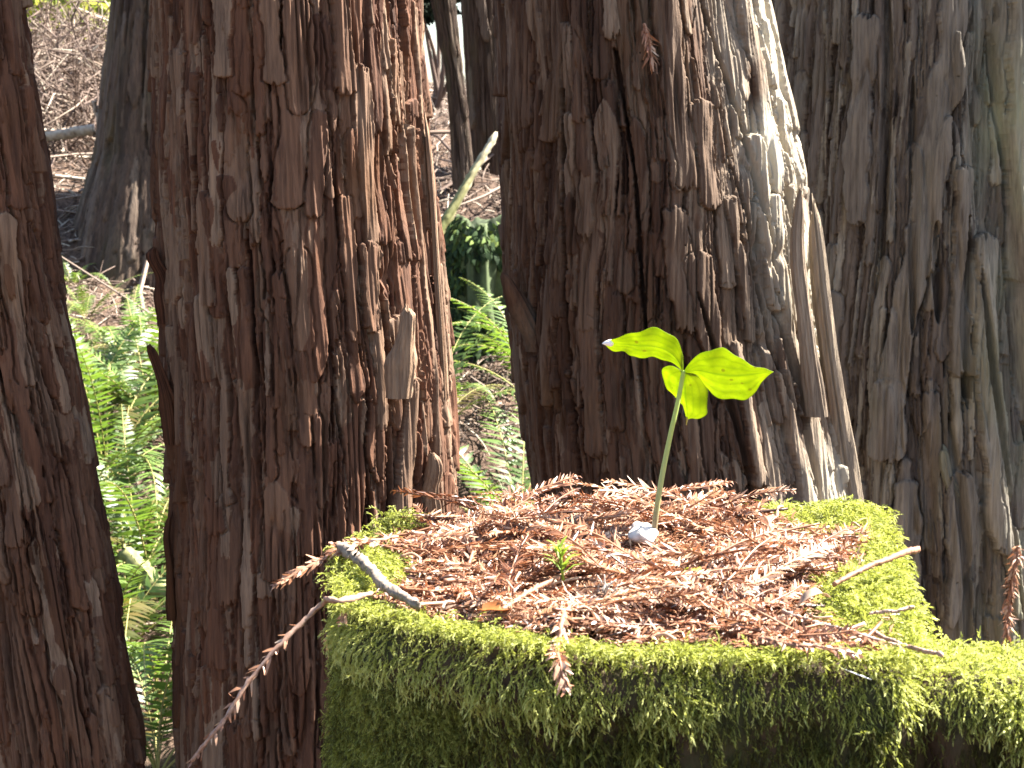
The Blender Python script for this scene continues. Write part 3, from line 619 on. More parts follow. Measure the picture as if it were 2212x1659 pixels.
twig_on('redwood_spray', 'brown spray standing up on the crest of the litter right of the stem', 'spray', [(1420, 1105, None, 0.012), (1480, 1085, None, 0.02), (1530, 1073, None, 0.022), (1590, 1062, None, 0.03)], r=(.0016, .001), ll=.016, seed=7, flat=.2, lw=.0036)
twig_on('redwood_spray', 'brown spray bent over the back crest of the litter left of the stem', 'spray', [(1240, 1098, None, 0.012), (1290, 1078, None, 0.022), (1330, 1064, None, 0.028), (1400, 1098, None, 0.012)], r=(.0018, .001), ll=.014, seed=8, lw=.0034)
twig_on('redwood_spray', 'coppery spray stuck upright in the litter near the left back moss patch', 'spray', [(1010, 1230, None, 0.012), (1020, 1200, None, 0.018), (1050, 1165, None, 0.022), (1075, 1150, None, 0.024)], r=(.0016, .001), ll=.013, seed=9, tint=.3)
twig_on('fallen_twig', 'bare brown twig running straight across the litter left of the seedling', 'twig', [(960, 1254, None, 0.016), (1090, 1247, None, 0.016), (1250, 1246, None, 0.016), (1400, 1240, None, 0.014)], r=(.0019, .0016), bare=True, seed=10, tint=.35)
twig_on('fallen_twig', 'knobbly tan twig slanting up from the front moss rim towards the seedling', 'twig', [(1085, 1318, None, 0.018), (1150, 1275, None, 0.018), (1200, 1250, None, 0.018), (1275, 1225, None, 0.016)], r=(.002, .0014), needles=(0, 1), dens=.3, ll=.007, seed=11, tint=.4)
twig_on('fallen_twig', 'long reddish twig slanting down right across the litter from the stem', 'twig', [(1660, 1330, None, 0.016), (1610, 1290, None, 0.017), (1560, 1250, None, 0.017), (1505, 1200, None, 0.016)], r=(.0018, .0012), needles=(.1, .9), dens=.6, ll=.012, seed=12, tint=.5)
twig_on('fallen_twig', 'grey broken twig poking out past the stump\'s right edge', 'twig', [(1800, 1262, None, 0.02), (1870, 1225, None, 0.025), (1920, 1205, None, 0.03), (1975, 1190, None, 0.034)], r=(.002, .0026), bare=True, seed=13, tint=.45)
twig_on('fallen_twig', 'short pale twig end sticking out of the right rim moss, below the grey one', 'twig', [(1880, 1325, None, 0.02), (1930, 1322, None, 0.02), (1978, 1312, None, 0.02)], r=(.0012, .0014), bare=True, seed=14, tint=.7)
twig_on('fallen_twig', 'thin pale twig crossing the notch at the stump\'s front right corner', 'twig', [(1880, 1362, None, 0.016), (1930, 1385, None, 0.014), (1985, 1405, None, 0.01), (2030, 1415, None, 0.01)], r=(.0014, .0016), bare=True, seed=15, tint=.65)
twig_on('redwood_spray', 'long dry spray lying over the moss along the front right rim', 'spray', [(1690, 1320, None, 0.018), (1780, 1350, None, 0.018), (1860, 1370, None, 0.018), (1940, 1392, None, 0.015)], r=(.0017, .001), ll=.011, seed=16, sides=(-1,), tint=.8)
twig_on('redwood_spray', 'grey-brown spray lying flat on moss where the front rim turns right', 'spray', [(1640, 1378, None, 0.016), (1720, 1390, None, 0.016), (1790, 1400, None, 0.014), (1850, 1415, None, 0.01)], r=(.0017, .001), ll=.01, seed=17, tint=.3)
twig_on('redwood_spray', 'dark sprig leaning over the back moss hummock at the right', 'spray', [(1690, 1190, None, 0.02), (1665, 1150, None, 0.02), (1645, 1110, None, 0.024), (1600, 1100, None, 0.02)], r=(.0015, .001), ll=.012, seed=18, tint=.2)
twig_on('redwood_spray', 'small rusty spray hanging at the stump\'s left corner under the long twig', 'spray', [(775, 1285, 1.47), (765, 1300, 1.45), (752, 1325, 1.44), (740, 1345, 1.44)], r=(.0018, .001), ll=.008, seed=19, tint=.4)
twig_on('redwood_spray', 'reddish spray projecting past the back left edge above the grey stick', 'spray', [(860, 1160, None, 0.016), (810, 1165, None, 0.018), (770, 1168, None, 0.022), (725, 1168, None, 0.026)], r=(.0018, .001), ll=.01, seed=20, tint=.5)
twig_on('redwood_spray', 'shaded spray lying right in front of the plant\'s stem', 'spray', [(1530, 1200, None, 0.014), (1470, 1195, None, 0.018), (1420, 1190, None, 0.02), (1370, 1195, None, 0.016)], r=(.0018, .001), ll=.015, seed=21, tint=.3)
# needles caught on the big trunks
twig_on('redwood_spray', 'dead brown sprig hanging on the bark high on the sunlit trunk', 'spray', [(1392, 50, 2.86), (1402, 90, 2.86), (1408, 130, 2.86), (1416, 165, 2.87)], r=(.0025, .001), ll=.022, seed=22, tint=.5, lw=.004)
twig_on('redwood_spray', 'brown dead spray hanging along the trunk at the far right edge', 'spray', [(2200, 1180, 3.45), (2190, 1240, 3.45), (2180, 1300, 3.45), (2172, 1380, 3.45)], r=(.004, .0015), ll=.02, seed=23, tint=.3, lw=.004, dens=1.6, flat=.9)

# ------------------------------------------------------------------ the plant

foot = ontop(1413, 1172, .006); YS = float(foot[1]); node = at(1476, 803, YS)
m, nt, out = mat_new('plant_leaf')
u, t_, = attr(nt, 'across'), attr(nt, 'along')
vein = math_(nt, 'ABSOLUTE', math_(nt, 'SINE', math_(nt, 'MULTIPLY', u, 9.42)))
vein = math_(nt, 'SUBTRACT', 1.0, math_(nt, 'POWER', vein, .5))
mid_ = math_(nt, 'LESS_THAN', math_(nt, 'ABSOLUTE', u), .035)
tc = N(nt, 'TexCoord'); vo = N(nt, 'TexVoronoi', Scale=120); nt.links.new(tc.outputs['Object'], vo.inputs['Vector'])
mot = noise(nt, (1, 1, 1), 60, 4)
c = ramp(nt, mot, [(.3, (.18, .27, .008)), (.7, (.29, .39, .025))])
c = mixc(nt, math_(nt, 'MULTIPLY', vein, .42), c, (.12, .2, .01)); c = mixc(nt, math_(nt, 'MULTIPLY', mid_, .4), c, (.14, .25, .02))
rnd = math_(nt, 'GREATER_THAN', N(nt, 'SeparateColor').outputs[0], 2)
sp = N(nt, 'SeparateColor'); nt.links.new(vo.outputs['Color'], sp.inputs[0])
pick = math_(nt, 'GREATER_THAN', sp.outputs[0], .72)
spot = math_(nt, 'MULTIPLY', pick, math_(nt, 'LESS_THAN', vo.outputs['Distance'], .2))
c = mixc(nt, math_(nt, 'MULTIPLY', spot, .55), c, (.13, .12, .03))
hg = math_(nt, 'ADD', math_(nt, 'MULTIPLY', vein, .6), mot)
trc = mixc(nt, 1.0, c, (1.6, 1.38, .6), 'MULTIPLY')
principled(nt, out, c, .5, .25, hg, .5, .0015, trans=trc, tw=.62); M['leaf'] = m
M['stalk'] = tint_mat('plant_stalk', [(0, (.22, .1, .08)), (.22, (.3, .24, .14)), (.45, (.36, .42, .17)), (1, (.34, .46, .09))], .45, .4, (1, 1, .6), .2)
plant = empty('wildflower', foot); tag(plant, 'three-leaved bright yellow-green plant on a slim stem growing from the litter', 'plant')
S_ = smooth_curve([at(1411, 1190, YS), at(1413, 1150, YS), at(1428, 1040, YS-.002), at(1448, 940, YS-.002), at(1466, 860, YS-.001), at(1477, 800, YS)], 50)
b = MB(); kk = 12; rad = np.linspace(.0028, .0019, 50); V, Q, T3 = tube(S_, rad, kk); b.add(V, Q, T3, tint=np.concatenate([np.repeat(np.linspace(0, 1, 50)**.8, kk), [0, 1]])); b.build('stem', M['stalk'], plant, loc=foot)
PN = np.array((.22, .72, .66)); PN /= np.linalg.norm(PN)
def plane_pt(px, py, off=0):
    d = ray(px, py); o = np.array((0, 0, CAM_Z)); t = ((node-o)@PN)/(d@PN); return o+d*t
def leaf(ed1, ed2, mid, cup, seed, droop=0.0, nt_=48, nw=28):
    A, B, C = (smooth_curve([(*q, 0) for q in e], nt_)[:, :2] for e in (ed1, ed2, mid)); V = []; ac, al = [], []
    for i in range(nt_):
        t = i/(nt_-1)
        for j in range(nw):
            u = -1+2*j/(nw-1)
            q = C[i]+(A[i]-C[i])*(-u) if u < 0 else C[i]+(B[i]-C[i])*u
            p = plane_pt(*q)
            wob = .0016*math.sin(t*13+seed)*abs(u)**1.5 + .0012*math.sin(t*27+seed*2+u*2)*abs(u) - .0016*(1-min(1, abs(u)*6))*(1-t)
            p = p + PN*(cup*(u*u-.3)*math.sin(PI*min(t*1.1+.08, 1)) + wob*math.sin(PI*t)**.5 - droop*t*t)
            V.append(p); ac.append(u); al.append(t)
    V = np.array(V); Q = gridquads(nt_, nw)
    nrm = PN*.0003
    V2 = np.concatenate([V, V-nrm]); Q2 = np.concatenate([Q, Q[:, ::-1]+len(V)])
    rim_ = [i*nw for i in range(nt_)], [i*nw+nw-1 for i in range(nt_)]
    e = []
    for r0 in rim_: e += [(r0[k], r0[k+1], r0[k+1]+len(V), r0[k]+len(V)) for k in range(nt_-1)]
    o = mesh('leaf', V2, np.concatenate([Q2, np.array(e)]), M['leaf'], plant, {'across': ac*2, 'along': al*2}, loc=foot); return o
l1 = leaf([(1476, 800), (1474, 770), (1462, 737), (1440, 722), (1410, 716), (1375, 719), (1345, 724), (1318, 735), (1304, 742)],
     [(1476, 803), (1450, 788), (1432, 778), (1412, 776), (1388, 779), (1362, 775), (1348, 756), (1328, 760), (1304, 742)],
     [(1476, 802), (1462, 772), (1440, 752), (1410, 744), (1375, 744), (1340, 742), (1304, 742)], .004, 1)
l2 = leaf([(1478, 801), (1500, 774), (1525, 762), (1552, 760), (1585, 768), (1620, 786), (1645, 796), (1671, 803)],
     [(1480, 805), (1512, 818), (1524, 836), (1540, 860), (1566, 869), (1600, 866), (1632, 848), (1645, 826), (1671, 803)],
     [(1479, 803), (1510, 797), (1545, 803), (1590, 808), (1630, 806), (1671, 803)], .004, 2)
l3 = leaf([(1475, 803), (1452, 795), (1432, 799), (1427, 818), (1434, 836), (1455, 858), (1470, 868), (1477, 888), (1482, 904), (1482, 916)],
     [(1480, 804), (1502, 812), (1514, 824), (1526, 850), (1527, 878), (1525, 900), (1512, 905), (1494, 905), (1486, 906), (1484, 916)],
     [(1478, 804), (1480, 820), (1482, 850), (1484, 880), (1484, 905), (1483, 916)], .006, 3)
b = MB(); P = smooth_curve([plane_pt(1484, 900), plane_pt(1484, 908), plane_pt(1482, 918)], 8); b.add(*tube(P, np.linspace(.0009, .0004, 8), 6), tint=.4); b.build('leaf_tip', M['rachis'], l3, loc=foot)
b = MB(); P = smooth_curve([plane_pt(1326, 741), plane_pt(1312, 741), plane_pt(1301, 742)], 10); b.add(*tube(P, np.array([.0004, .0026, .0032, .003, .0028, .0024, .002, .0016, .001, .0004]), 8), tint=.9)
m, nt, out = mat_new('white_silk'); principled(nt, out, (.75, .75, .74), .7, .3); M['silk'] = m
tag(b.build('leaf_tip', M['silk'], l1, loc=foot), 'white withered tip')

# pebble beside the stem
m, nt, out = mat_new('pebble_stone'); principled(nt, out, ramp(nt, noise(nt, (1, 1, 1), 90, 5), [(.3, (.6, .55, .47)), (.7, (.8, .75, .66))]), .8, .3, noise(nt, (1, 1, 1), 160, 4), .5, .002); M['pebble'] = m
c0 = ontop(1387, 1152, .0165); uu = np.linspace(0, PI, 14); vv = np.linspace(0, 2*PI, 24, endpoint=False); V = []
for a in uu:
    for b_ in vv:
        k = 1+.14*math.sin(3*b_+2*a)+.08*math.sin(5*b_-a*3)
        V.append(c0+np.array((math.sin(a)*math.cos(b_)*.0125*k, math.sin(a)*math.sin(b_)*.015*k, math.cos(a)*.0075*k+.003*math.sin(a)*math.sin(b_))))
tag(mesh('pebble', V, gridquads(14, 24, True), M['pebble'], loc=c0), 'small white stone half buried at the foot of the stem', 'pebble')

# seedling, yellow leaf, brown leaf, curled leaf on the litter
M['sprout'] = tint_mat('sprout_leaf', [(0, (.14, .22, .03)), (1, (.36, .45, .07))], .5, .3, (1.3, 1.3, .6), .45)
o0 = ontop(1217, 1254, .017); Yd = float(o0[1]); b = MB(); st = smooth_curve([o0, at(1212, 1215, Yd), at(1208, 1182, Yd)], 16); b.add(*tube(st, np.linspace(.0013, .0008, 16), 6), tint=.5)
sd = b.build('seedling', M['sprout'], loc=o0); tag(sd, 'tiny feathery green seedling in the litter left of the white stone', 'seedling')
b = MB()
for k in range(26):
    t = .25+.75*k/26; p = st[int(t*15)]; a = k*2.4+rng.normal(0, .3); d = np.array((math.cos(a), .6*math.sin(a), .45+.5*t)); v, q = leaf_quad(p, d, .02*(1.2-.5*t), .0034, np.array((0, 0, 1.)), .15); b.add(v, q, tint=rng.random())
b.build('leaves', M['sprout'], sd, loc=o0)
def dead_leaf(name, label, pts, wid, col, seed, up=(0, -.3, 1), tw=.3):
    P = smooth_curve([ontop(*q) for q in pts], 24); T_ = np.gradient(P, axis=0); T_ /= np.linalg.norm(T_, axis=1)[:, None]; s = np.cross(up, T_); s /= np.linalg.norm(s, axis=1)[:, None]; V = []
    for i in range(24):
        t = i/23; w_ = wid*math.sin(PI*(t*.94+.03))**.7
        for u in np.linspace(-1, 1, 9): V.append(P[i]+s[i]*u*w_*.5+np.cross(T_[i], s[i])*(u*u*w_*.18+.001*math.sin(9*t+seed)))
    V = np.array(V); Q = gridquads(24, 9); nn = np.array(up)*.0004/np.linalg.norm(up); m, nt, out = mat_new(name+'_skin')
    c = ramp(nt, noise(nt, (1, 1, 1), 120, 4), [(.3, tuple(x*.7 for x in col)), (.7, tuple(x*1.2 for x in col))]); principled(nt, out, c, .5, .4, trans=c, tw=tw)
    return tag(mesh(name, np.concatenate([V, V-nn]), np.concatenate([Q, Q[:, ::-1]+len(V)]), m, loc=V[0]), label, 'leaf')
dead_leaf('fallen_leaf', 'small yellow leaf blade on the litter below the stem', [(1472, 1238, .018), (1490, 1230, .024), (1508, 1238, .022), (1523, 1256, .016)], .010, (.5, .5, .08), 1)
dead_leaf('fallen_leaf', 'orange-brown dry leaf at the litter edge beside the front moss', [(1030, 1318, .018), (1055, 1312, .02), (1080, 1316, .02), (1092, 1322, .016)], .014, (.3, .11, .03), 2)
dead_leaf('fallen_leaf', 'curled pale dead leaf on the right moss hummock', [(1712, 1322, .018), (1735, 1295, .028), (1765, 1282, .03), (1795, 1288, .022)], .009, (.42, .3, .22), 3)
# lichen sprig
b = MB(); o0 = ontop(1310, 1290, .014); Yd = float(o0[1])
for k in range(14):
    a = at(1305+rng.normal(0, 10), 1290+rng.normal(0, 8), Yd); e = a+np.array((rng.normal(.004, .006), rng.normal(0, .004), .006+.012*rng.random())); b.add(*tube(smooth_curve([a, .5*(a+e)+rng.normal(0, .002, 3), e], 8), np.linspace(.0012, .0005, 8), 5), tint=.9)
tag(b.build('lichen_sprig', M['grey_wood'], loc=o0), 'pale branching lichen sprig on the litter in front of the stem', 'lichen')

# ------------------------------------------------------------------ ferns
def frond_mesh(seed, L=.62, np_=30, arch=1.2, pl=.062):
    r_ = np.random.default_rng(seed); n = 60; t = np.linspace(0, 1, n); el = .95-arch*t**1.2; yaw = r_.normal(0, .25)*t
    P = np.cumsum(np.stack([np.cos(el)*np.cos(yaw), np.cos(el)*np.sin(yaw), np.sin(el)], -1), 0)*L/n
    T_ = np.gradient(P, axis=0); T_ /= np.linalg.norm(T_, axis=1)[:, None]
    rb, lb = MB(), MB(); rb.add(*tube(P, np.linspace(.0028, .0009, n), 5), tint=r_.random())
    for k in range(np_):
        tt = .16+.84*(k+.5)/np_; i = int(tt*(n-1)); s = np.cross((0, 0, 1.), T_[i]); s /= np.linalg.norm(s); up = np.cross(T_[i], s)
        l_ = pl*min(1, .55+2.2*(tt-.16), 2.0*(1-tt)+.1)*(.9+.2*r_.random())
        for sd in (-1, 1):
            d = s*sd+T_[i]*(.25+.2*tt)+up*r_.normal(.05, .1); d /= np.linalg.norm(d); wv_ = np.cross(up, d); w_ = .0095*(l_/pl)**.3*(.85+.3*r_.random())
            q = [0, .12, .45, .8, 1]; ww = [.6, 1, .85, .45, .05]; V = []
            for a, c_ in zip(q, ww):
                p = P[i]+d*l_*a+T_[i]*l_*.12*a*a-up*l_*.22*a*a; V += [p-wv_*w_*.5*c_, p+wv_*w_*.5*c_+up*.0012]
            lb.add(np.array(V), [(2*a, 2*a+1, 2*a+3, 2*a+2) for a in range(4)], tint=np.clip(.5+r_.normal(0, .1)+.25*tt-.12, 0, 1))
    return rb, lb
FR = []
for k in range(6):
    rb, lb = frond_mesh(900+k, .62, 28+k, (1.0, 1.25, 1.5, 1.75, 1.1, 1.9)[k])
    if k == 5: lb.A = [x*.25 for x in lb.A]
    if k == 4: lb.A = [x*.7 for x in lb.A]
    o = rb.build('frond', M['rachis']); c = lb.build('pinnae', M['fern'], o); FR.append((o, c)); COL.objects.unlink(o); COL.objects.unlink(c)
def fern(label, px, py, Y, n, size, az0=0, spread=2*PI, seed=0, lift=None):
    r_ = np.random.default_rng(seed); p = at(px, py, Y); x, y = p[0], Y; z = float(gz(x, y)); z = z if lift is None else p[2]
    e = empty('sword_fern', (x, y, z-.01)); tag(e, label, 'fern', 'sword ferns on the bank behind the trunks')
    for k in range(n):
        a, c = FR[(0, 1, 2, 3, 0, 1, 2, 3, 4, 4, 5)[r_.integers(0, 11)]]; o = a.copy(); COL.objects.link(o); o.parent = e
        o.rotation_euler = (r_.normal(0, .12), r_.normal(-.1, .22), az0+spread*(k+r_.random()*.7)/n); s = size*(.75+.4*r_.random()); o.scale = (s, s, s)
        q = c.copy(); COL.objects.link(q); q.parent = o
    return e
for i, a in enumerate([
    ('large bright sunlit fern filling the left gap at mid height', 235, 1120, 4.9, 15, 1.15),
    ('pale green fern low in the left gap above the bottom one', 275, 1420, 4.3, 13, .95),
    ('yellow-green fern with hanging fronds at the bottom of the left gap', 340, 1640, 3.7, 12, .85),
    ('fern at the left edge of the left gap beside the leaning trunk', 150, 1250, 4.6, 12, 1.0),
    ('fern in the upper left gap below the small log', 300, 990, 5.5, 12, .65),
    ('small fern on the litter slope at the upper left gap', 160, 650, 6.2, 9, .35),
    ('small fern tuft above the log against the leaning trunk', 190, 760, 5.9, 9, .4),
    ('fern at the foot of the middle gap, right side', 1120, 1150, 4.6, 13, .9),
    ('fern at the foot of the middle gap, left side', 985, 1140, 4.4, 12, .85),
    ('fern with long arching fronds below the mossy far stump', 1150, 960, 5.3, 12, .8),
    ('blue-green fern reaching from behind the sunlit trunk across the far stump', 1200, 880, 5.6, 12, .8),
    ('bright fern clump behind the stump, lowest in the middle gap', 1060, 1230, 4.1, 12, .7),
    ('fern with sunlit fronds against the left edge of the straight trunk', 330, 1260, 4.5, 13, .95),
    ('fern low in the left gap pressed to the straight trunk', 345, 1500, 4.0, 12, .8),
    ('upper bright fern in the left gap touching the straight trunk', 335, 1110, 5.2, 13, .8),
    ('fern low in the left gap pressed to the leaning trunk', 230, 1540, 4.0, 12, .85),
    ('fern in the middle gap hugging the straight trunk', 940, 1010, 5.0, 11, .8),
    ('fern crowded behind the big bright one in the left gap', 285, 1060, 5.3, 14, .8),
    ('fern nestled below the log at the leaning trunk side of the left gap', 200, 1030, 5.2, 13, .75),
    ('fern spilling over the grey log low in the left gap', 300, 1260, 4.6, 14, .85),
    ('fern glimpsed at the bottom left corner outside the leaning trunk', -60, 1640, 4.0, 10, .9)]):
    fern(*a, seed=300+i)
for o, c in FR: bpy.data.objects.remove(c); bpy.data.objects.remove(o)

def rough(t, n, k, r, seed):
    q = np.random.default_rng(seed); V = t[0].copy(); g = q.normal(0, r*.16, (1, k, 1))*np.ones((n, 1, 1)); V[:n*k] += ((g+q.normal(0, r*.07, (n, k, 1)))*q.normal(0, 1, (1, k, 3))).reshape(-1, 3)
    V[(n-1)*k:n*k] += q.normal(0, r*.35, (k, 3)); V[:k] += q.normal(0, r*.35, (k, 3)); return V, t[1], t[2]
# ------------------------------------------------------------------ bank: litter, brush, sticks, log, mossy stump, shrubs
def rods(n, pos, dirs, L, r, curve, seed, mat, name, tint):
    r_ = np.random.default_rng(seed); b = MB()
    for k in range(n):
        p = pos[k]; d = dirs[k]/np.linalg.norm(dirs[k]); l_ = L[k]; bend = r_.normal(0, curve, 3)*l_
        t = np.array((-.5, -.17, .17, .5))[:, None]; P = p+d*t*l_+bend*(t*t-.25)*-2
        b.add(*tube(P, np.array((r[k], r[k], r[k]*.8, r[k]*.5)), 3, False)[:2], tint=float(np.clip(tint+r_.normal(0, .25), 0, 1)))
    return b.build(name, mat)
n = 12000
Yr = 4.2+6.2*rng.random(n)**.8; pxr = np.where(rng.random(n) < .43, rng.uniform(-40, 380, n), np.where(rng.random(n) < .6, rng.uniform(880, 1190, n), rng.uniform(-700, 2600, n))); xr = (pxr-1106)/1106*TH*Yr
pos = np.stack([xr, Yr, gz(xr, Yr)+.006+.02*rng.random(n)**2], -1); dr = rng.normal(0, 1, (n, 3)); dr[:, 2] = dr[:, 2]*.35+dr[:, 1]*.3
tag(rods(n, pos, dr, .03+.16*rng.random(n)**2.5, .0015+.002*rng.random(n), .12, 5, M['straw'], 'forest_litter', .5), 'brown twigs and needles strewn over the bank', 'leaf litter', kind='stuff')
n = 1500; Yr = rng.uniform(7.2, 9.2, n); pxr = rng.uniform(20, 240, n); xr = (pxr-1106)/1106*TH*Yr
pos = np.stack([xr, Yr, gz(xr, Yr)+.3*rng.random(n)**1.3], -1); dr = rng.normal(0, 1, (n, 3))
tag(rods(n, pos, dr, .1+.5*rng.random(n)**2, .002+.003*rng.random(n)**2, .3, 6, M['straw'], 'brush_pile', .45), 'tangled pile of dead branches on the bank at the upper left', 'brush', kind='stuff')
n = 70; Yr = rng.uniform(5.8, 9.5, n); pxr = np.where(rng.random(n) < .7, rng.uniform(20, 360, n), rng.uniform(900, 1100, n)); xr = (pxr-1106)/1106*TH*Yr
pos = np.stack([xr, Yr, gz(xr, Yr)+.02+.05*rng.random(n)], -1); dr = rng.normal(0, 1, (n, 3)); dr[:, 2] = dr[:, 2]*.12+.3*dr[:, 1]
tag(rods(n, pos, dr, .25+.6*rng.random(n), .004+.009*rng.random(n)**2, .15, 8, M['straw'], 'fallen_branches', .6), 'dead branches scattered over the bank', 'brush', kind='stuff')
def stick(name, label, cat, pts, r, mat, tint=.6, seed=1, k=9):
    P = smooth_curve([at(*q) for q in pts], 30); r_ = np.random.default_rng(seed); P = P+np.cumsum(r_.normal(0, .002, P.shape), 0)*.5
    b = MB(); b.add(*rough(tube(P, np.linspace(r[0], r[1], 30)*(1+.04*r_.normal(0, 1, 30)), k), 30, k, r[0], seed), tint=np.clip(tint+r_.normal(0, .1, 30*k+2), 0, 1)); return tag(b.build(name, M[mat], loc=P[0]), label, cat)
M['mossy_wood'] = tint_mat('mossy_wood', [(0, (.1, .12, .03)), (.5, (.2, .19, .08)), (1, (.42, .36, .27))], .7, .3, nsc=60)
P = smooth_curve([at(930, 530, 5.6), at(985, 440, 5.65), at(1030, 360, 5.7), at(1074, 287, 5.75)], 40); b = MB(); rr = np.linspace(.018, .011, 40)*(1+.02*rng.normal(0, 1, 40)); rr[-2:] *= (.75, .3)
b.add(*rough(tube(P, rr, 10), 40, 10, .014, 3), tint=np.concatenate([np.clip(np.repeat(np.linspace(.1, 1, 40), 10)+np.tile(rng.normal(0, .22, 10), 40), 0, 1), [.2, 1]]))
tag(b.build('broken_branch', M['mossy_wood'], loc=P[0]), 'pale broken branch with green moss leaning diagonally in the middle gap', 'branch')
stick('fallen_branch', 'pale cut branch lying level on the bank at upper left', 'branch', [(95, 296, 6.7), (150, 291, 6.7), (210, 286, 6.7)], (.016, .018), 'straw', .95, 2)
stick('fallen_branch', 'thin upright dead stick beside the pale level branch', 'branch', [(213, 300, 6.65), (212, 255, 6.65), (206, 218, 6.65)], (.006, .008), 'straw', .8, 3)
stick('fallen_log', 'short pale log end among the ferns in the left gap', 'log', [(225, 775, 5.6), (290, 745, 5.6), (345, 728, 5.7), (400, 720, 5.8)], (.035, .03), 'grey_wood', .8, 4, 14)
stick('fallen_log', 'weathered grey log slanting down between ferns low in the left gap', 'log', [(265, 1190, 4.3), (310, 1230, 4.25), (350, 1265, 4.2), (420, 1300, 4.15)], (.015, .02), 'mossy_wood', .3, 5, 14)
# mossy far stump
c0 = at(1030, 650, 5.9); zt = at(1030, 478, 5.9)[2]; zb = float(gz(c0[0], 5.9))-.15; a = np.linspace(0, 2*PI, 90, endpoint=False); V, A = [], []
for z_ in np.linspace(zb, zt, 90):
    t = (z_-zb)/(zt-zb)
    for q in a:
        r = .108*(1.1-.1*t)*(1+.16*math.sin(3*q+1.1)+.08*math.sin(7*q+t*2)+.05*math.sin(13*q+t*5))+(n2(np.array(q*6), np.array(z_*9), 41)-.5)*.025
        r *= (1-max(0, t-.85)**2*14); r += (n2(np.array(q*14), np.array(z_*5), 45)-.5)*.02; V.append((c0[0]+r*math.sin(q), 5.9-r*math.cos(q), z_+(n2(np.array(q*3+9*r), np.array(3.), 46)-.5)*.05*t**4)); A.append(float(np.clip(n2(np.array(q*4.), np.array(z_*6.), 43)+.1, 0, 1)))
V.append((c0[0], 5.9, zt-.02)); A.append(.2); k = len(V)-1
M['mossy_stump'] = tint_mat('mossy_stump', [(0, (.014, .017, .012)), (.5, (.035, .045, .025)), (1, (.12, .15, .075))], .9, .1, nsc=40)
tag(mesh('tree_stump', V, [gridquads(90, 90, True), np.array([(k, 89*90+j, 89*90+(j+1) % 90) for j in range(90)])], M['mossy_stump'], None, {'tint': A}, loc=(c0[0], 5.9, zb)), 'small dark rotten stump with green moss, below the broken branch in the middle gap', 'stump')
fs = bpy.data.objects[[o.name for o in COL.objects if o.name.startswith('tree_stump')][-1]]
FV = np.array(V)[:-1].reshape(90, 90, 3); r_ = np.random.default_rng(9); ii, jj = r_.integers(20, 89, 5000), r_.integers(0, 90, 5000); Pf = FV[ii, jj]
Nf = Pf-np.array((c0[0], 5.9, 0)); Nf[:, 2] = 0; Nf /= np.linalg.norm(Nf, axis=1)[:, None]; kp = fbm2(jj/90*6., ii/90*3., 48, 1.5, 3)+.25*(ii > 80) > .46; Pf, Nf = Pf[kp], Nf[kp]; n = len(Pf)
v0, q0 = leaf_quad(np.zeros(3), (1, 0, 0), 1, .45, np.array((0, 0, 1.)), .2)
v, q, a = instance([(v0, q0, np.zeros(6))], frames(Nf*.5+np.array((0, 0, -.9))+r_.normal(0, .4, (n, 3)), Nf+r_.normal(0, .3, (n, 3))), .012+.025*r_.random(n), Pf, np.clip(r_.normal(.3, .2, n)+.3*(Pf[:, 2] > zt-.06), 0, 1), 9)
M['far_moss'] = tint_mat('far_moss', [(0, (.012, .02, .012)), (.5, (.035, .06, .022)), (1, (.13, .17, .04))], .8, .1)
mesh('moss', v, q, M['far_moss'], fs, {'tint': a}, loc=(c0[0], 5.9, zb))
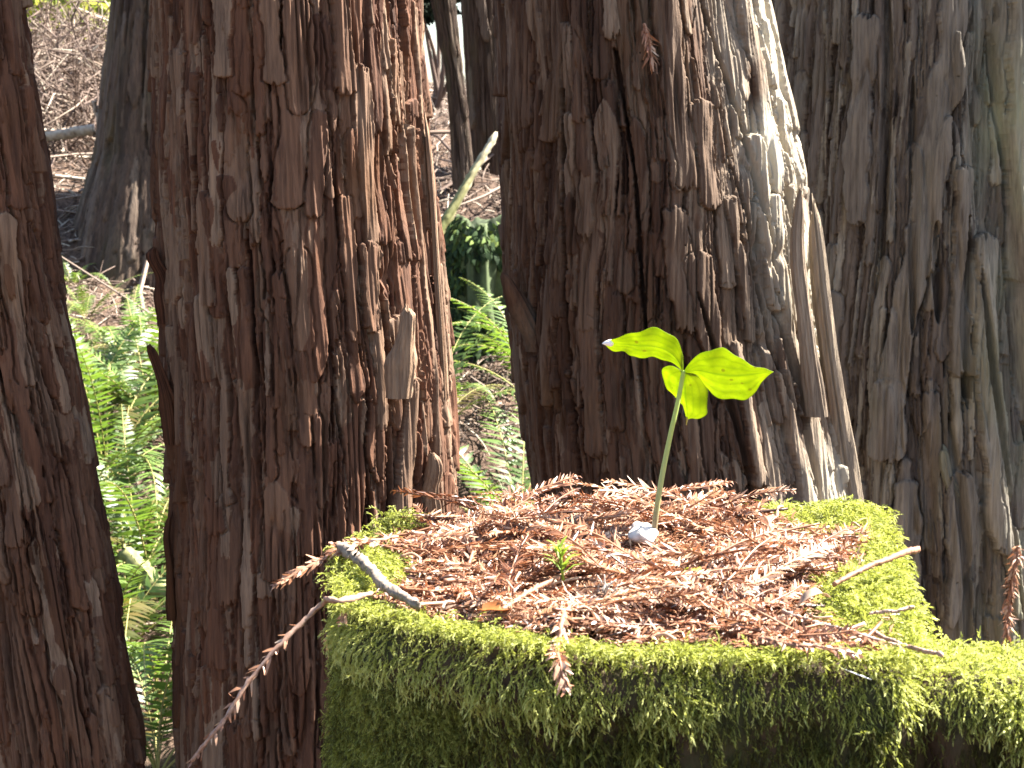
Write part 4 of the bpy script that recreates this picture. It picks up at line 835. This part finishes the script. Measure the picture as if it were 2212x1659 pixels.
def shrub(name, label, cat, cx, cy, cz, rx, ry, rz, n, size, mat, seed, parent=None, tint=.5):
    r_ = np.random.default_rng(seed); cl = r_.normal(0, .5, (max(4, n//60), 3)); P = cl[r_.integers(0, len(cl), n)]+r_.normal(0, .22, (n, 3)); P = P*np.array((rx, ry, rz))+np.array((cx, cy, cz))
    D = r_.normal(0, 1, (n, 3)); D[:, 2] -= .3; v0, q0 = leaf_quad(np.zeros(3), (1, 0, 0), 1, .5, np.array((0, 0, 1.)), .2)
    v, q, a = instance([(v0, q0, np.zeros(6))], frames(D, r_.normal(0, 1, (n, 3))), size*(.5+r_.random(n)), P, np.clip(tint+r_.normal(0, .25, n), 0, 1), seed)
    base = (cx, cy, float(gz(cx, cy)))
    e = empty(name, base); tag(e, label, cat); mesh('foliage', v, q, M[mat], e, {'tint': a}, loc=base)
    b = MB()
    for k in range(7):
        tip = np.array((cx, cy, cz))+cl[k % len(cl)]*np.array((rx, ry, rz)); s0 = np.array(base)+np.array((r_.normal(0, .04), 0, -.05)); b.add(*tube(smooth_curve([s0, .5*(s0+tip)+r_.normal(0, .05, 3), tip], 10), np.linspace(.015, .004, 10), 5), tint=.3)
    b.build('stem', M['straw'], e, loc=base); return e
def X_(px, Y): return (px-1106)/1106*TH*Y
for i, (px, py, Y, sz, lab) in enumerate([(75, 10, 11, .5, 'sunlit leafy shrub at the top left corner beside the leaning trunk'), (190, 30, 11.3, .55, 'yellow-green sunlit shrub on the ridge beside the furrowed brown trunk'),
        (130, -40, 13, .7, 'pale sunlit bush on the ridge behind the brush pile')]):
    p = at(px, py, Y); shrub('shrub', lab, 'shrub', p[0], Y, p[2], sz, sz, sz*.8, 1500, .07, 'leafcard', 40+i, tint=.75)
p = at(915, 25, 8.6); shrub('conifer_sapling', 'black-green foliage against the sky at the top of the middle gap', 'sapling', p[0], 8.6, p[2]+.05, .075, .1, .11, 1500, .04, 'darkleaf', 61)

# spider silk
def silk(label, pts, r=.00035):
    P = smooth_curve([at(*q) for q in pts], 24); b = MB(); b.add(*tube(P, r, 4)); return tag(b.build('spider_thread', M['silk'], loc=P[0]), label, 'cobweb')
silk('short bluish thread shining on the front moss right of centre', [(1818, 1443, 1.29), (1850, 1456, 1.27), (1882, 1468, 1.27)], .0004)
